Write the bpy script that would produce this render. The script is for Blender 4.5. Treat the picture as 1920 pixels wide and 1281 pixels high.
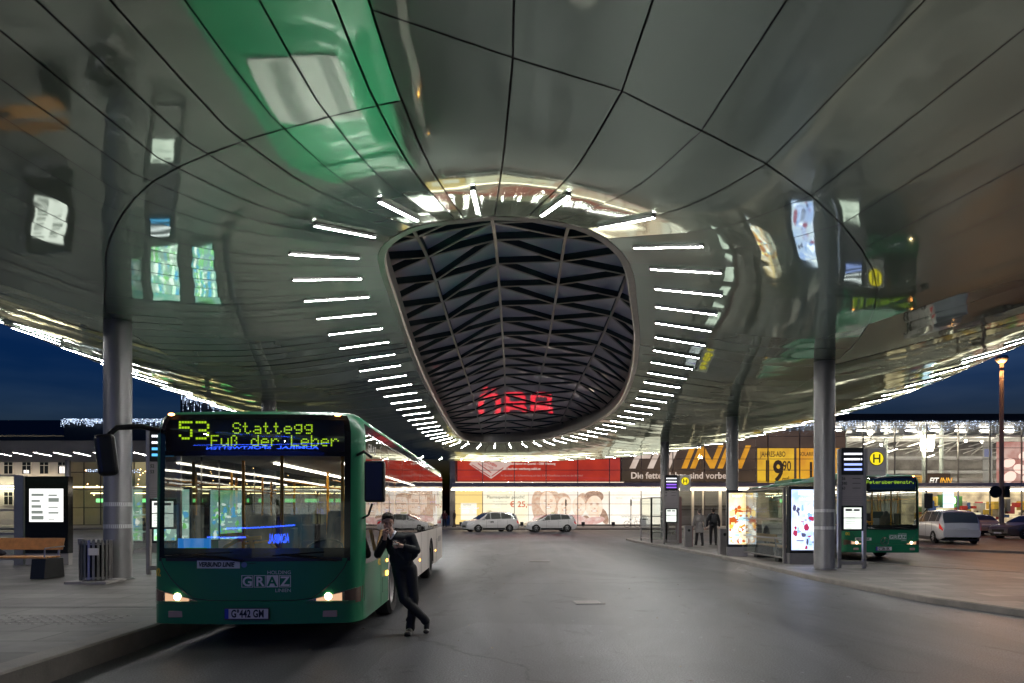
import bpy, bmesh, math, random
from mathutils import Vector, Matrix
R = math.radians
random.seed(7)
scene = bpy.context.scene
for o in list(bpy.data.objects): bpy.data.objects.remove(o)
COL = scene.collection

# ---------------------------------------------------------------- camera
cam_d = bpy.data.cameras.new('camera'); cam = bpy.data.objects.new('camera', cam_d); COL.objects.link(cam)
cam.location = (0, 0, 1.70); cam.rotation_euler = (R(90), 0, 0)
cam_d.sensor_width = 36; cam_d.lens = 22.5; cam_d.shift_y = 0.1664
cam_d.clip_start = 0.05; cam_d.clip_end = 3000
scene.camera = cam
# ---------------------------------------------------------------- world: dusk sky
w = bpy.data.worlds.new("World"); scene.world = w; w.use_nodes = True
nt = w.node_tree; nt.nodes.clear()
out = nt.nodes.new('ShaderNodeOutputWorld'); bg = nt.nodes.new('ShaderNodeBackground')
sky = nt.nodes.new('ShaderNodeTexSky'); sky.sky_type = 'NISHITA'; sky.sun_disc = False
sky.sun_elevation = R(-1.0); sky.sun_rotation = R(200); sky.altitude = 300; sky.ozone_density = 3.0
tint = nt.nodes.new('ShaderNodeMix'); tint.data_type = 'RGBA'; tint.blend_type = 'MULTIPLY'
tint.inputs['Factor'].default_value = 1.0
tc = nt.nodes.new('ShaderNodeTexCoord'); nz = nt.nodes.new('ShaderNodeTexNoise'); nz.inputs['Scale'].default_value = 3.0
nz.inputs['Detail'].default_value = 5
mp = nt.nodes.new('ShaderNodeMapping'); mp.inputs['Scale'].default_value = (1, 1, 6)
cr = nt.nodes.new('ShaderNodeValToRGB'); cr.color_ramp.elements[0].position = .35; cr.color_ramp.elements[1].position = .7
cr.color_ramp.elements[0].color = (.07, .36, .78, 1); cr.color_ramp.elements[1].color = (.42, .80, 1.15, 1)
nt.links.new(tc.outputs['Generated'], mp.inputs['Vector']); nt.links.new(mp.outputs[0], nz.inputs['Vector'])
nt.links.new(nz.outputs['Fac'], cr.inputs[0])
nt.links.new(sky.outputs[0], tint.inputs['A']); nt.links.new(cr.outputs[0], tint.inputs['B'])
nt.links.new(tint.outputs['Result'], bg.inputs[0]); bg.inputs[1].default_value = 0.21
nt.links.new(bg.outputs[0], out.inputs[0])
scene.view_settings.view_transform = 'Standard'; scene.view_settings.look = 'None'
scene.view_settings.gamma = 1; scene.view_settings.exposure = 0.7
BAR = 135.0      # radiance of the canopy light bars

# ---------------------------------------------------------------- materials
MATS = {}
def mat(name, col=(.5,.5,.5), rough=.5, metal=0, emit=None, es=0, spec=.5, vary=0, vscale=3.0, bump=0, bscale=40.0, bdist=.01, coat=0, aniso=None):
    if name in MATS: return MATS[name]
    m = bpy.data.materials.new(name); m.use_nodes = True; nt = m.node_tree; b = nt.nodes['Principled BSDF']
    b.inputs['Base Color'].default_value = (*col, 1); b.inputs['Roughness'].default_value = rough
    b.inputs['Metallic'].default_value = metal; b.inputs['Specular IOR Level'].default_value = spec
    b.inputs['Coat Weight'].default_value = coat; b.inputs['Coat Roughness'].default_value = .05
    if emit: b.inputs['Emission Color'].default_value = (*emit, 1); b.inputs['Emission Strength'].default_value = es
    if vary or bump:
        tc = nt.nodes.new('ShaderNodeTexCoord'); src = tc.outputs['Object']
    if vary:
        n = nt.nodes.new('ShaderNodeTexNoise'); n.inputs['Scale'].default_value = vscale; n.inputs['Detail'].default_value = 6
        n.inputs['Roughness'].default_value = .65
        nt.links.new(src, n.inputs['Vector'])
        r = nt.nodes.new('ShaderNodeValToRGB'); r.color_ramp.elements[0].position = .3; r.color_ramp.elements[1].position = .7
        r.color_ramp.elements[0].color = (*[c*(1-vary) for c in col], 1)
        r.color_ramp.elements[1].color = (*[min(1, c*(1+vary)) for c in col], 1)
        nt.links.new(n.outputs['Fac'], r.inputs[0]); nt.links.new(r.outputs[0], b.inputs['Base Color'])
        mr = nt.nodes.new('ShaderNodeMapRange'); mr.inputs['To Min'].default_value = max(.02, rough*(1-.35*min(1,vary*3))); mr.inputs['To Max'].default_value = min(1, rough*(1+.35*min(1,vary*3)))
        nt.links.new(n.outputs['Fac'], mr.inputs[0]); nt.links.new(mr.outputs[0], b.inputs['Roughness'])
    if bump:
        n2 = nt.nodes.new('ShaderNodeTexNoise'); n2.inputs['Scale'].default_value = bscale; n2.inputs['Detail'].default_value = 3
        nt.links.new(src, n2.inputs['Vector'])
        bp = nt.nodes.new('ShaderNodeBump'); bp.inputs['Strength'].default_value = bump; bp.inputs['Distance'].default_value = bdist
        nt.links.new(n2.outputs['Fac'], bp.inputs['Height']); nt.links.new(bp.outputs[0], b.inputs['Normal'])
    MATS[name] = m; return m
def emis(name, col, s, vary=0, vscale=1.0, col2=None):
    if name in MATS: return MATS[name]
    if name.startswith(('poster','print','ink','letters','banner','panel','badge')): s *= .66
    if name != 'light_tube': s *= 1.0
    m = bpy.data.materials.new(name); m.use_nodes = True; nt = m.node_tree; nt.nodes.clear()
    o = nt.nodes.new('ShaderNodeOutputMaterial'); e = nt.nodes.new('ShaderNodeEmission')
    e.inputs[0].default_value = (*col, 1); e.inputs[1].default_value = s
    if col2:
        tc = nt.nodes.new('ShaderNodeTexCoord'); n = nt.nodes.new('ShaderNodeTexNoise'); n.inputs['Scale'].default_value = vscale
        n.inputs['Detail'].default_value = 4
        r = nt.nodes.new('ShaderNodeValToRGB'); r.color_ramp.elements[0].position = .38; r.color_ramp.elements[1].position = .62
        r.color_ramp.elements[0].color = (*col, 1); r.color_ramp.elements[1].color = (*col2, 1)
        nt.links.new(tc.outputs['Object'], n.inputs['Vector']); nt.links.new(n.outputs['Fac'], r.inputs[0]); nt.links.new(r.outputs[0], e.inputs[0])
    nt.links.new(e.outputs[0], o.inputs[0]); MATS[name] = m; return m
def glass(name, tintc=(.8,.85,.83), ior=1.5, rough=0.0, wav=0, wscale=1.2, refl=(1,1,1), f0=None):
    if name in MATS: return MATS[name]
    m = bpy.data.materials.new(name); m.use_nodes = True; nt = m.node_tree; nt.nodes.clear()
    o = nt.nodes.new('ShaderNodeOutputMaterial'); mx = nt.nodes.new('ShaderNodeMixShader')
    t = nt.nodes.new('ShaderNodeBsdfTransparent'); t.inputs[0].default_value = (*tintc, 1)
    g = nt.nodes.new('ShaderNodeBsdfGlossy'); g.inputs[0].default_value = (*refl, 1); g.inputs['Roughness'].default_value = rough
    f = nt.nodes.new('ShaderNodeFresnel'); f.inputs[0].default_value = ior
    geo = nt.nodes.new('ShaderNodeNewGeometry')   # same reflectance from either side of the pane
    if wav:
        tc = nt.nodes.new('ShaderNodeTexCoord'); n = nt.nodes.new('ShaderNodeTexNoise'); n.inputs['Scale'].default_value = wscale; n.inputs['Detail'].default_value = 1
        bp = nt.nodes.new('ShaderNodeBump'); bp.inputs['Strength'].default_value = wav; bp.inputs['Distance'].default_value = .02
        nt.links.new(tc.outputs['Object'], n.inputs['Vector']); nt.links.new(n.outputs['Fac'], bp.inputs['Height']); nt.links.new(bp.outputs[0], g.inputs['Normal'])
    # flip normal for back faces so Fresnel never sees the inside of a solid
    vm = nt.nodes.new('ShaderNodeVectorMath'); vm.operation = 'SCALE'
    mt = nt.nodes.new('ShaderNodeMath'); mt.operation = 'MULTIPLY_ADD'; mt.inputs[1].default_value = -2; mt.inputs[2].default_value = 1
    nt.links.new(geo.outputs['Backfacing'], mt.inputs[0]); nt.links.new(geo.outputs['Normal'], vm.inputs[0])
    lw = nt.nodes.new('ShaderNodeLayerWeight')
    mf = nt.nodes.new('ShaderNodeMath'); mf.operation = 'POWER'; mf.inputs[1].default_value = 4.0
    if f0 is None: f0 = ((ior-1)/(ior+1))**2 * 1.8
    mr = nt.nodes.new('ShaderNodeMapRange'); mr.inputs['To Min'].default_value = f0; mr.inputs['To Max'].default_value = 1.0
    lw.inputs['Blend'].default_value = .5
    nt.links.new(lw.outputs['Facing'], mf.inputs[0]); nt.links.new(mf.outputs[0], mr.inputs[0])
    nt.nodes.remove(f); nt.nodes.remove(vm); nt.nodes.remove(mt); nt.nodes.remove(geo)
    nt.links.new(mr.outputs[0], mx.inputs[0]); nt.links.new(t.outputs[0], mx.inputs[1]); nt.links.new(g.outputs[0], mx.inputs[2])
    nt.links.new(mx.outputs[0], o.inputs[0]); MATS[name] = m; return m

# ---------------------------------------------------------------- mesh builder
class MB:
    def __init__(s): s.v = []; s.f = []; s.m = []; s.mi = 0; s.T = None
    def add(s, vs, fs):
        n = len(s.v)
        if s.T is not None: vs = [s.T @ Vector(p) for p in vs]
        s.v += [tuple(p) for p in vs]
        for f in fs: s.f.append(tuple(i+n for i in f)); s.m.append(s.mi)
        return s
    def box(s, x0, y0, z0, x1, y1, z1):
        vs = [(x, y, z) for z in (z0, z1) for y in (y0, y1) for x in (x0, x1)]
        return s.add(vs, [(0,2,3,1),(4,5,7,6),(0,1,5,4),(2,6,7,3),(0,4,6,2),(1,3,7,5)])
    def cbox(s, c, d, M=None):
        hx, hy, hz = d[0]/2, d[1]/2, d[2]/2
        vs = [Vector((x, y, z)) for z in (-hz, hz) for y in (-hy, hy) for x in (-hx, hx)]
        if M is not None: vs = [M @ p for p in vs]
        c = Vector(c)
        return s.add([p+c for p in vs], [(0,2,3,1),(4,5,7,6),(0,1,5,4),(2,6,7,3),(0,4,6,2),(1,3,7,5)])
    def beam(s, a, b, wd, hg, up=(0,0,1)):
        a = Vector(a); b = Vector(b); d = b-a; L = d.length
        if L < 1e-6: return s
        d.normalize(); u = Vector(up); side = d.cross(u)
        if side.length < 1e-4: side = d.cross(Vector((1,0,0)))
        side.normalize(); u = side.cross(d)
        vs = []
        for p in (a, b):
            for i, j in ((-1,-1),(1,-1),(1,1),(-1,1)): vs.append(p + side*(i*wd/2) + u*(j*hg/2))
        return s.add(vs, [(3,2,1,0),(4,5,6,7),(0,1,5,4),(1,2,6,5),(2,3,7,6),(3,0,4,7)])
    def cyl(s, a, b, r0, r1=None, n=16, caps=True):
        a = Vector(a); b = Vector(b); r1 = r0 if r1 is None else r1
        d = (b-a).normalized(); q = d.orthogonal().normalized(); p = d.cross(q)
        vs = []
        for c, r in ((a, r0), (b, r1)):
            for i in range(n):
                t = 2*math.pi*i/n; vs.append(c + q*(r*math.cos(t)) + p*(r*math.sin(t)))
        fs = [(i, (i+1)%n, n+(i+1)%n, n+i) for i in range(n)]
        if caps: fs += [tuple(range(n-1, -1, -1)), tuple(range(n, 2*n))]
        return s.add(vs, fs)
    def tube(s, pts, r, n=8, closed=False):
        pts = [Vector(p) for p in pts]; N = len(pts); vs = []; prev = None
        for i, p in enumerate(pts):
            if closed: d = pts[(i+1)%N]-pts[i-1]
            else: d = pts[min(i+1, N-1)]-pts[max(i-1, 0)]
            d.normalize()
            q = d.orthogonal().normalized() if prev is None else (prev - d*prev.dot(d)).normalized()
            prev = q; w_ = d.cross(q)
            rr = r[i] if isinstance(r, (list, tuple)) else r
            for k in range(n):
                t = 2*math.pi*k/n; vs.append(p + q*(rr*math.cos(t)) + w_*(rr*math.sin(t)))
        fs = []
        for i in range(N if closed else N-1):
            j = (i+1) % N
            for k in range(n): fs.append((i*n+k, i*n+(k+1)%n, j*n+(k+1)%n, j*n+k))
        if not closed: fs += [tuple(range(n-1, -1, -1)), tuple((N-1)*n+k for k in range(n))]
        return s.add(vs, fs)
    def sph(s, c, r, n=12, m=8):
        c = Vector(c); r = (r, r, r) if not isinstance(r, (tuple, list)) else r
        vs = [c+Vector((0,0,-r[2]))]
        for j in range(1, m):
            a = -math.pi/2 + math.pi*j/m
            for i in range(n):
                t = 2*math.pi*i/n; vs.append(c+Vector((r[0]*math.cos(a)*math.cos(t), r[1]*math.cos(a)*math.sin(t), r[2]*math.sin(a))))
        vs.append(c+Vector((0,0,r[2]))); L = len(vs)-1
        fs = [(0, 1+(i+1)%n, 1+i) for i in range(n)]
        for j in range(m-2):
            for i in range(n): fs.append((1+j*n+i, 1+j*n+(i+1)%n, 1+(j+1)*n+(i+1)%n, 1+(j+1)*n+i))
        fs += [(L, 1+(m-2)*n+i, 1+(m-2)*n+(i+1)%n) for i in range(n)]
        return s.add(vs, fs)
    def poly(s, pts): return s.add(pts, [tuple(range(len(pts)))])
    def prism(s, pts, off):
        """closed planar loop extruded along vector off; winding may be either way"""
        n = len(pts); off = Vector(off); a = [Vector(p) for p in pts]; b = [p+off for p in a]
        nrm = Vector((0,0,0))
        for i in range(n): nrm += a[i].cross(a[(i+1)%n])
        fs = [tuple(range(n)), tuple(range(2*n-1, n-1, -1))] + [((i+1)%n, i, n+i, n+(i+1)%n) for i in range(n)]
        if nrm.dot(off) > 0: fs = [tuple(reversed(f)) for f in fs]
        return s.add(a+b, fs)
    def grid(s, fn, nu, nv, flip=False):
        vs = [fn(i/nu, j/nv) for j in range(nv+1) for i in range(nu+1)]
        fs = []
        for j in range(nv):
            for i in range(nu):
                a = j*(nu+1)+i; q = (a, a+1, a+nu+2, a+nu+1); fs.append(q[::-1] if flip else q)
        return s.add(vs, fs)
    def lathe(s, prof, c=(0,0,0), n=20, ax='z'):
        vs = []; c = Vector(c)
        for r, h in prof:
            for i in range(n):
                t = 2*math.pi*i/n; a, b_ = r*math.cos(t), r*math.sin(t)
                vs.append(c + (Vector((a, b_, h)) if ax == 'z' else Vector((h, a, b_)) if ax == 'x' else Vector((b_, h, a))))
        fs = [(j*n+i, j*n+(i+1)%n, (j+1)*n+(i+1)%n, (j+1)*n+i) for j in range(len(prof)-1) for i in range(n)]
        return s.add(vs, fs)
    def mesh(s, name, mats):
        me = bpy.data.meshes.new(name); me.from_pydata(s.v, [], s.f); me.validate()
        if not isinstance(mats, (list, tuple)): mats = [mats]
        for m in mats: me.materials.append(m)
        if len(mats) > 1 and len(me.polygons) == len(s.m):
            me.polygons.foreach_set('material_index', s.m)
        return me
    def build(s, name, mats, parent=None, smooth=None, bevel=0, recalc=False, segs=2):
        me = s.mesh(name, mats)
        if recalc:
            bm = bmesh.new(); bm.from_mesh(me); bmesh.ops.recalc_face_normals(bm, faces=bm.faces); bm.to_mesh(me); bm.free()
        if smooth is not None:
            me.shade_smooth(); me.set_sharp_from_angle(angle=R(smooth))
        me.update()
        o = bpy.data.objects.new(name, me); COL.objects.link(o)
        if parent: o.parent = parent
        if bevel:
            bv = o.modifiers.new('bevel', 'BEVEL'); bv.width = bevel; bv.segments = segs; bv.limit_method = 'ANGLE'; bv.angle_limit = R(40)
        return o
def tag(o, label=None, cat=None, group=None, kind=None):
    if label: o['label'] = label
    if cat: o['category'] = cat
    if group: o['group'] = group
    if kind: o['kind'] = kind
    return o
def thing(name, label, cat, loc=(0,0,0), rz=0, group=None):
    o = bpy.data.objects.new(name, None); COL.objects.link(o); o.empty_display_size = .2
    o.location = loc; o.rotation_euler = (0, 0, rz); return tag(o, label, cat, group)
def copy_tree(o, parent=None):
    c = o.copy(); COL.objects.link(c)
    if parent: c.parent = parent
    for ch in [x for x in bpy.data.objects if x.parent == o and x is not c]: copy_tree(ch, c)
    return c
def frame_M(org, xdir, updir):
    x = Vector(xdir).normalized(); u = Vector(updir).normalized(); n = x.cross(u)
    M = Matrix((( x.x, u.x, n.x, org[0]), (x.y, u.y, n.y, org[1]), (x.z, u.z, n.z, org[2]), (0,0,0,1))); return M
_fc = {}
def text_geo(txt, size, bold=0, depth=.0, align='LEFT', shear=0, sx=1.0, spacing=1.0):
    cu = bpy.data.curves.new('lettering', 'FONT'); cu.body = txt; cu.size = size; cu.offset = bold; cu.extrude = depth/2
    cu.align_x = align; cu.shear = shear; cu.space_character = spacing; cu.resolution_u = 3; cu.fill_mode = 'BOTH' if depth else 'FRONT'
    if not depth: cu.dimensions = '2D'
    o = bpy.data.objects.new('lettering', cu); COL.objects.link(o)
    dg = bpy.context.evaluated_depsgraph_get(); me = bpy.data.meshes.new_from_object(o.evaluated_get(dg))
    vs = [(v.co.x*sx, v.co.y, v.co.z) for v in me.vertices]; fs = [tuple(p.vertices) for p in me.polygons]
    bpy.data.objects.remove(o); bpy.data.curves.remove(cu); bpy.data.meshes.remove(me); return vs, fs
def text(mb, txt, size, org, xdir=(1,0,0), up=(0,0,1), **k):
    vs, fs = text_geo(txt, size, **k); M = frame_M(org, xdir, up)
    return mb.add([M @ Vector(v) for v in vs], fs)
def blob(name, prims, m, parent, vox=.012, it=2, label=None):
    """one continuous skin grown over tapered capsules and ellipsoids"""
    mb = MB()
    for p in prims:
        if p[0] == 'c':
            _, a, b, r0, r1 = p
            mb.cyl(a, b, r0, r1, 14); mb.sph(a, r0, 14, 8); mb.sph(b, r1, 14, 8)
        elif p[0] == 'e':
            c, r = p[1], p[2]
            if len(p) > 3: mb.T = Matrix.Translation(c) @ p[3].to_4x4(); mb.sph((0,0,0), r, 18, 12); mb.T = None
            else: mb.sph(c, r, 18, 12)
        elif p[0] == 'b': mb.T = Matrix.Translation(p[1]) @ (p[3].to_4x4() if len(p) > 3 else Matrix()); mb.cbox((0,0,0), p[2]); mb.T = None
    o = mb.build(name, m)
    md = o.modifiers.new('r', 'REMESH'); md.mode = 'VOXEL'; md.voxel_size = vox; md.use_smooth_shade = True
    if it:
        sm = o.modifiers.new('s', 'SMOOTH'); sm.iterations = it; sm.factor = .5
    dg = bpy.context.evaluated_depsgraph_get(); me = bpy.data.meshes.new_from_object(o.evaluated_get(dg)); me.name = name
    if not me.materials: me.materials.append(m)
    o.modifiers.clear(); old = o.data; o.data = me; bpy.data.meshes.remove(old)
    me.shade_smooth()
    if parent: o.parent = parent
    if label: o['label'] = label
    return o
def catmull(pts, n, closed=True):
    """n samples uniform in arc length along a Catmull-Rom curve"""
    P = [Vector(p) for p in pts]; N = len(P); d = []
    segs = N if closed else N-1
    for i in range(segs):
        p0, p1, p2, p3 = (P[(i-1)%N], P[i], P[(i+1)%N], P[(i+2)%N]) if closed else (P[max(i-1,0)], P[i], P[i+1], P[min(i+2,N-1)])
        for k in range(24):
            t = k/24; d.append(.5*((2*p1)+(p2-p0)*t+(2*p0-5*p1+4*p2-p3)*t*t+(3*p1-p0-3*p2+p3)*t**3))
    d.append(d[0].copy() if closed else P[-1])
    L = [0]
    for a, b in zip(d, d[1:]): L.append(L[-1]+(b-a).length)
    res = []; j = 0
    for i in range(n):
        s = L[-1]*i/(n if closed else n-1)
        while j < len(L)-2 and L[j+1] < s: j += 1
        res.append(d[j].lerp(d[j+1], (s-L[j])/max(1e-9, L[j+1]-L[j])))
    return res, L[-1]
def ordinal(n):
    sp = {1:'first',2:'second',3:'third',4:'fourth',5:'fifth',6:'sixth',7:'seventh',8:'eighth',9:'ninth',10:'tenth'}
    if n in sp: return sp[n]
    return f"{n}{'th' if 10 <= n%100 <= 20 else {1:'st',2:'nd',3:'rd'}.get(n%10,'th')}"

# ---------------------------------------------------------------- shared materials
M_asph = mat('asphalt', (.055,.055,.058), .42, vary=.28, vscale=.55, bump=.35, bscale=60, bdist=.006, spec=.5)
M_steel = mat('brushed_steel', (.32,.31,.31), .38, 1, vary=.12, vscale=4)
M_colp = mat('column_paint', (.17,.165,.17), .38, .35, vary=.08, vscale=2)
M_black = mat('black_plastic', (.012,.012,.013), .35)
M_dark = mat('dark_metal', (.03,.032,.035), .4, .6, vary=.1)
M_rub = mat('tyre_rubber', (.015,.015,.015), .75, bump=.2, bscale=60)
M_green = mat('bus_green', (.013,.19,.085), .38, 0, coat=.25, spec=.35, vary=.06, vscale=1.5)
M_cream = mat('bus_white', (.64,.59,.55), .4, 0, coat=.2, vary=.05, vscale=1.2)
M_yel = mat('yellow_rail', (.95,.42,.02), .35)
M_wood = mat('bench_wood', (.5,.22,.06), .4, vary=.25, vscale=7, bump=.2, bscale=20)
M_white = mat('white_vinyl', (.75,.75,.74), .5)
M_conc = mat('concrete', (.28,.26,.25), .7, vary=.15, vscale=2, bump=.2, bscale=30)
G_wind = glass('windscreen_glass', (.82,.86,.83), 1.75)
G_side = glass('tinted_bus_glass', (.42,.46,.45), 1.7, wav=.16, wscale=1.1)
G_clear = glass('clear_glass', (.88,.92,.9), 1.5)
G_fac = glass('facade_glass', (.86,.88,.86), 1.6, wav=.05, wscale=.5)
G_car = glass('car_glass', (.38,.40,.39), 1.6)
G_roof = glass('roof_glass', (.5,.5,.52), 1.75, wav=.1, wscale=.6, refl=(.9,.85,.82), f0=.35)

def fritted(m, fac, col):      # printed dots on roof glass: part of the pane scatters light
    nt = m.node_tree; o = [n for n in nt.nodes if n.type == 'OUTPUT_MATERIAL'][0]; src = o.inputs[0].links[0].from_socket
    d = nt.nodes.new('ShaderNodeBsdfDiffuse'); d.inputs[0].default_value = (*col, 1); x = nt.nodes.new('ShaderNodeMixShader'); x.inputs[0].default_value = fac
    tl = nt.nodes.new('ShaderNodeBsdfTranslucent'); tl.inputs[0].default_value = (*col, 1); dd = nt.nodes.new('ShaderNodeMixShader'); dd.inputs[0].default_value = .15
    nt.links.new(d.outputs[0], dd.inputs[1]); nt.links.new(tl.outputs[0], dd.inputs[2])
    nt.links.new(src, x.inputs[1]); nt.links.new(dd.outputs[0], x.inputs[2]); nt.links.new(x.outputs[0], o.inputs[0])
fritted(G_roof, .68, (.92,.80,.75))
# ================================================================ GROUND
def paving_mat(name, col, sx, sy, rot=0, mort=.35):
    m = bpy.data.materials.new(name); m.use_nodes = True; nt = m.node_tree; b = nt.nodes['Principled BSDF']
    tc = nt.nodes.new('ShaderNodeTexCoord'); mp = nt.nodes.new('ShaderNodeMapping'); mp.inputs['Rotation'].default_value = (0,0,rot)
    br = nt.nodes.new('ShaderNodeTexBrick'); br.inputs['Scale'].default_value = 1; br.inputs['Brick Width'].default_value = sx
    br.inputs['Row Height'].default_value = sy; br.inputs['Mortar Size'].default_value = .014; br.inputs['Mortar Smooth'].default_value = .3
    br.inputs['Color1'].default_value = (*[c*.74 for c in col],1); br.inputs['Color2'].default_value = (*[c*1.22 for c in col],1)
    br.inputs['Mortar'].default_value = (*[c*mort for c in col],1)
    n = nt.nodes.new('ShaderNodeTexNoise'); n.inputs['Scale'].default_value = .9; n.inputs['Detail'].default_value = 7; n.inputs['Roughness'].default_value = .7
    r = nt.nodes.new('ShaderNodeValToRGB'); r.color_ramp.elements[0].position = .3; r.color_ramp.elements[1].position = .7
    r.color_ramp.elements[0].color = (.5,.5,.5,1); r.color_ramp.elements[1].color = (1.25,1.25,1.25,1)
    mx = nt.nodes.new('ShaderNodeMix'); mx.data_type = 'RGBA'; mx.blend_type = 'MULTIPLY'; mx.inputs['Factor'].default_value = 1
    nt.links.new(tc.outputs['Object'], mp.inputs[0]); nt.links.new(mp.outputs[0], br.inputs[0]); nt.links.new(tc.outputs['Object'], n.inputs[0])
    nt.links.new(n.outputs['Fac'], r.inputs[0]); nt.links.new(br.outputs['Color'], mx.inputs['A']); nt.links.new(r.outputs[0], mx.inputs['B'])
    nt.links.new(mx.outputs['Result'], b.inputs['Base Color'])
    bp = nt.nodes.new('ShaderNodeBump'); bp.inputs['Strength'].default_value = .4; bp.inputs['Distance'].default_value = .006; bp.invert = True
    nt.links.new(br.outputs['Fac'], bp.inputs['Height']); n2 = nt.nodes.new('ShaderNodeTexNoise'); n2.inputs['Scale'].default_value = 70
    bp2 = nt.nodes.new('ShaderNodeBump'); bp2.inputs['Strength'].default_value = .25; bp2.inputs['Distance'].default_value = .004
    nt.links.new(tc.outputs['Object'], n2.inputs[0]); nt.links.new(n2.outputs['Fac'], bp2.inputs['Height']); nt.links.new(bp.outputs[0], bp2.inputs['Normal'])
    nt.links.new(bp2.outputs[0], b.inputs['Normal']); b.inputs['Roughness'].default_value = .5; MATS[name] = m; return m
M_pave = paving_mat('granite_paving', (.165,.152,.142), 1.2, .6)
M_pave2 = paving_mat('brown_block_paving', (.13,.085,.06), .3, .15)
M_kerb = paving_mat('kerb_stone', (.24,.22,.205), .02, 1.0)
M_kerb = mat('kerb_granite', (.20,.178,.158), .55, vary=.25, vscale=2.5, bump=.3, bscale=50)
# asphalt: worn patches, tyre-polished lanes, fine aggregate
def asphalt():
    m = MATS['asphalt']; nt = m.node_tree; b = nt.nodes['Principled BSDF']; N = nt.nodes.new; Lk = nt.links.new
    tc = N('ShaderNodeTexCoord')
    def noise(scale, det, vec, dist=0): n = N('ShaderNodeTexNoise'); n.inputs['Scale'].default_value = scale; n.inputs['Detail'].default_value = det; n.inputs['Distortion'].default_value = dist; n.inputs['Roughness'].default_value = .62; Lk(vec, n.inputs[0]); return n.outputs['Fac']
    def mapped(sc, rot=0): mp = N('ShaderNodeMapping'); mp.inputs['Scale'].default_value = sc; mp.inputs['Rotation'].default_value = (0,0,rot); Lk(tc.outputs['Object'], mp.inputs[0]); return mp.outputs[0]
    def ramp(v, p0, c0, p1, c1): r = N('ShaderNodeValToRGB'); e = r.color_ramp.elements; e[0].position = p0; e[1].position = p1; e[0].color = (*c0,1); e[1].color = (*c1,1); Lk(v, r.inputs[0]); return r.outputs[0]
    def mul(a, c): mx = N('ShaderNodeMix'); mx.data_type = 'RGBA'; mx.blend_type = 'MULTIPLY'; mx.inputs['Factor'].default_value = 1; Lk(a, mx.inputs['A']); Lk(c, mx.inputs['B']); return mx.outputs['Result']
    g = lambda x: (x, x, x)
    big = noise(.22, 8, mapped((1.5,.6,1), .3), 1.0)
    col = ramp(big, .34, (.036,.038,.044), .66, (.098,.099,.106))
    vo = N('ShaderNodeTexVoronoi'); vo.inputs['Scale'].default_value = .17; vo.distance = 'CHEBYCHEV'; vo.inputs['Randomness'].default_value = .8; Lk(mapped((1.0,.42,1), .05), vo.inputs['Vector'])
    sep = N('ShaderNodeSeparateColor'); Lk(vo.outputs['Color'], sep.inputs[0]); col = mul(col, ramp(sep.outputs[0], 0, g(.66), 1, g(1.30)))      # repair patches
    tr = noise(1.0, 3, mapped((1.4,.045,1), .03), .3); col = mul(col, ramp(tr, .36, g(.68), .64, g(1.28)))        # tyre polished streaks
    v2 = N('ShaderNodeTexVoronoi'); v2.feature = 'DISTANCE_TO_EDGE'; v2.inputs['Scale'].default_value = .11; wob = N('ShaderNodeVectorMath'); wob.operation = 'ADD'
    nn = N('ShaderNodeTexNoise'); nn.inputs['Scale'].default_value = 1.2; nn.inputs['Detail'].default_value = 5; Lk(tc.outputs['Object'], nn.inputs[0]); Lk(tc.outputs['Object'], wob.inputs[0]); Lk(nn.outputs['Color'], wob.inputs[1]); Lk(wob.outputs[0], v2.inputs['Vector'])
    col = mul(col, ramp(v2.outputs['Distance'], .0018, g(.30), .0045, g(1)))       # sealed cracks
    st = noise(.9, 4, mapped((1,1,1)), 2.0); col = mul(col, ramp(st, .60, g(1), .68, g(.50)))       # oil stains
    v3 = N('ShaderNodeTexVoronoi'); v3.inputs['Scale'].default_value = 2.6; Lk(tc.outputs['Object'], v3.inputs['Vector']); sc_ = ramp(v3.outputs['Distance'], .05, g(2.2), .07, g(1)); col = mul(col, sc_)     # gum spots
    fine = noise(55, 3, mapped((1,1,1))); col = mul(col, ramp(fine, .40, g(.50), .60, g(1.6)))
    Lk(col, b.inputs['Base Color'])
    rr = N('ShaderNodeMapRange'); rr.inputs['To Min'].default_value = .34; rr.inputs['To Max'].default_value = .62; Lk(tr, rr.inputs[0]); Lk(rr.outputs[0], b.inputs['Roughness'])
asphalt()
g = MB().grid(lambda u, v: (-260+520*u, -120+420*v, 0), 8, 8); tag(g.build('road', M_asph), kind='structure')
def offset_poly(p, d):
    n = len(p); out = []
    A = sum(p[i][0]*p[(i+1)%n][1]-p[(i+1)%n][0]*p[i][1] for i in range(n)); sg = 1 if A > 0 else -1
    for i in range(n):
        a, b, c = Vector(p[i-1]), Vector(p[i]), Vector(p[(i+1)%n]); e1 = (b-a).normalized(); e2 = (c-b).normalized()
        n1 = Vector((-e1.y, e1.x))*sg; n2 = Vector((-e2.y, e2.x))*sg; nn = (n1+n2).normalized(); out.append(b + nn*(d/max(.35, nn.dot(n1))))
    return [tuple(q) for q in out]
def smooth2(pts, n): r, _ = catmull([(x, y, 0) for x, y in pts], n); return [(q.x, q.y) for q in r]
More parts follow.
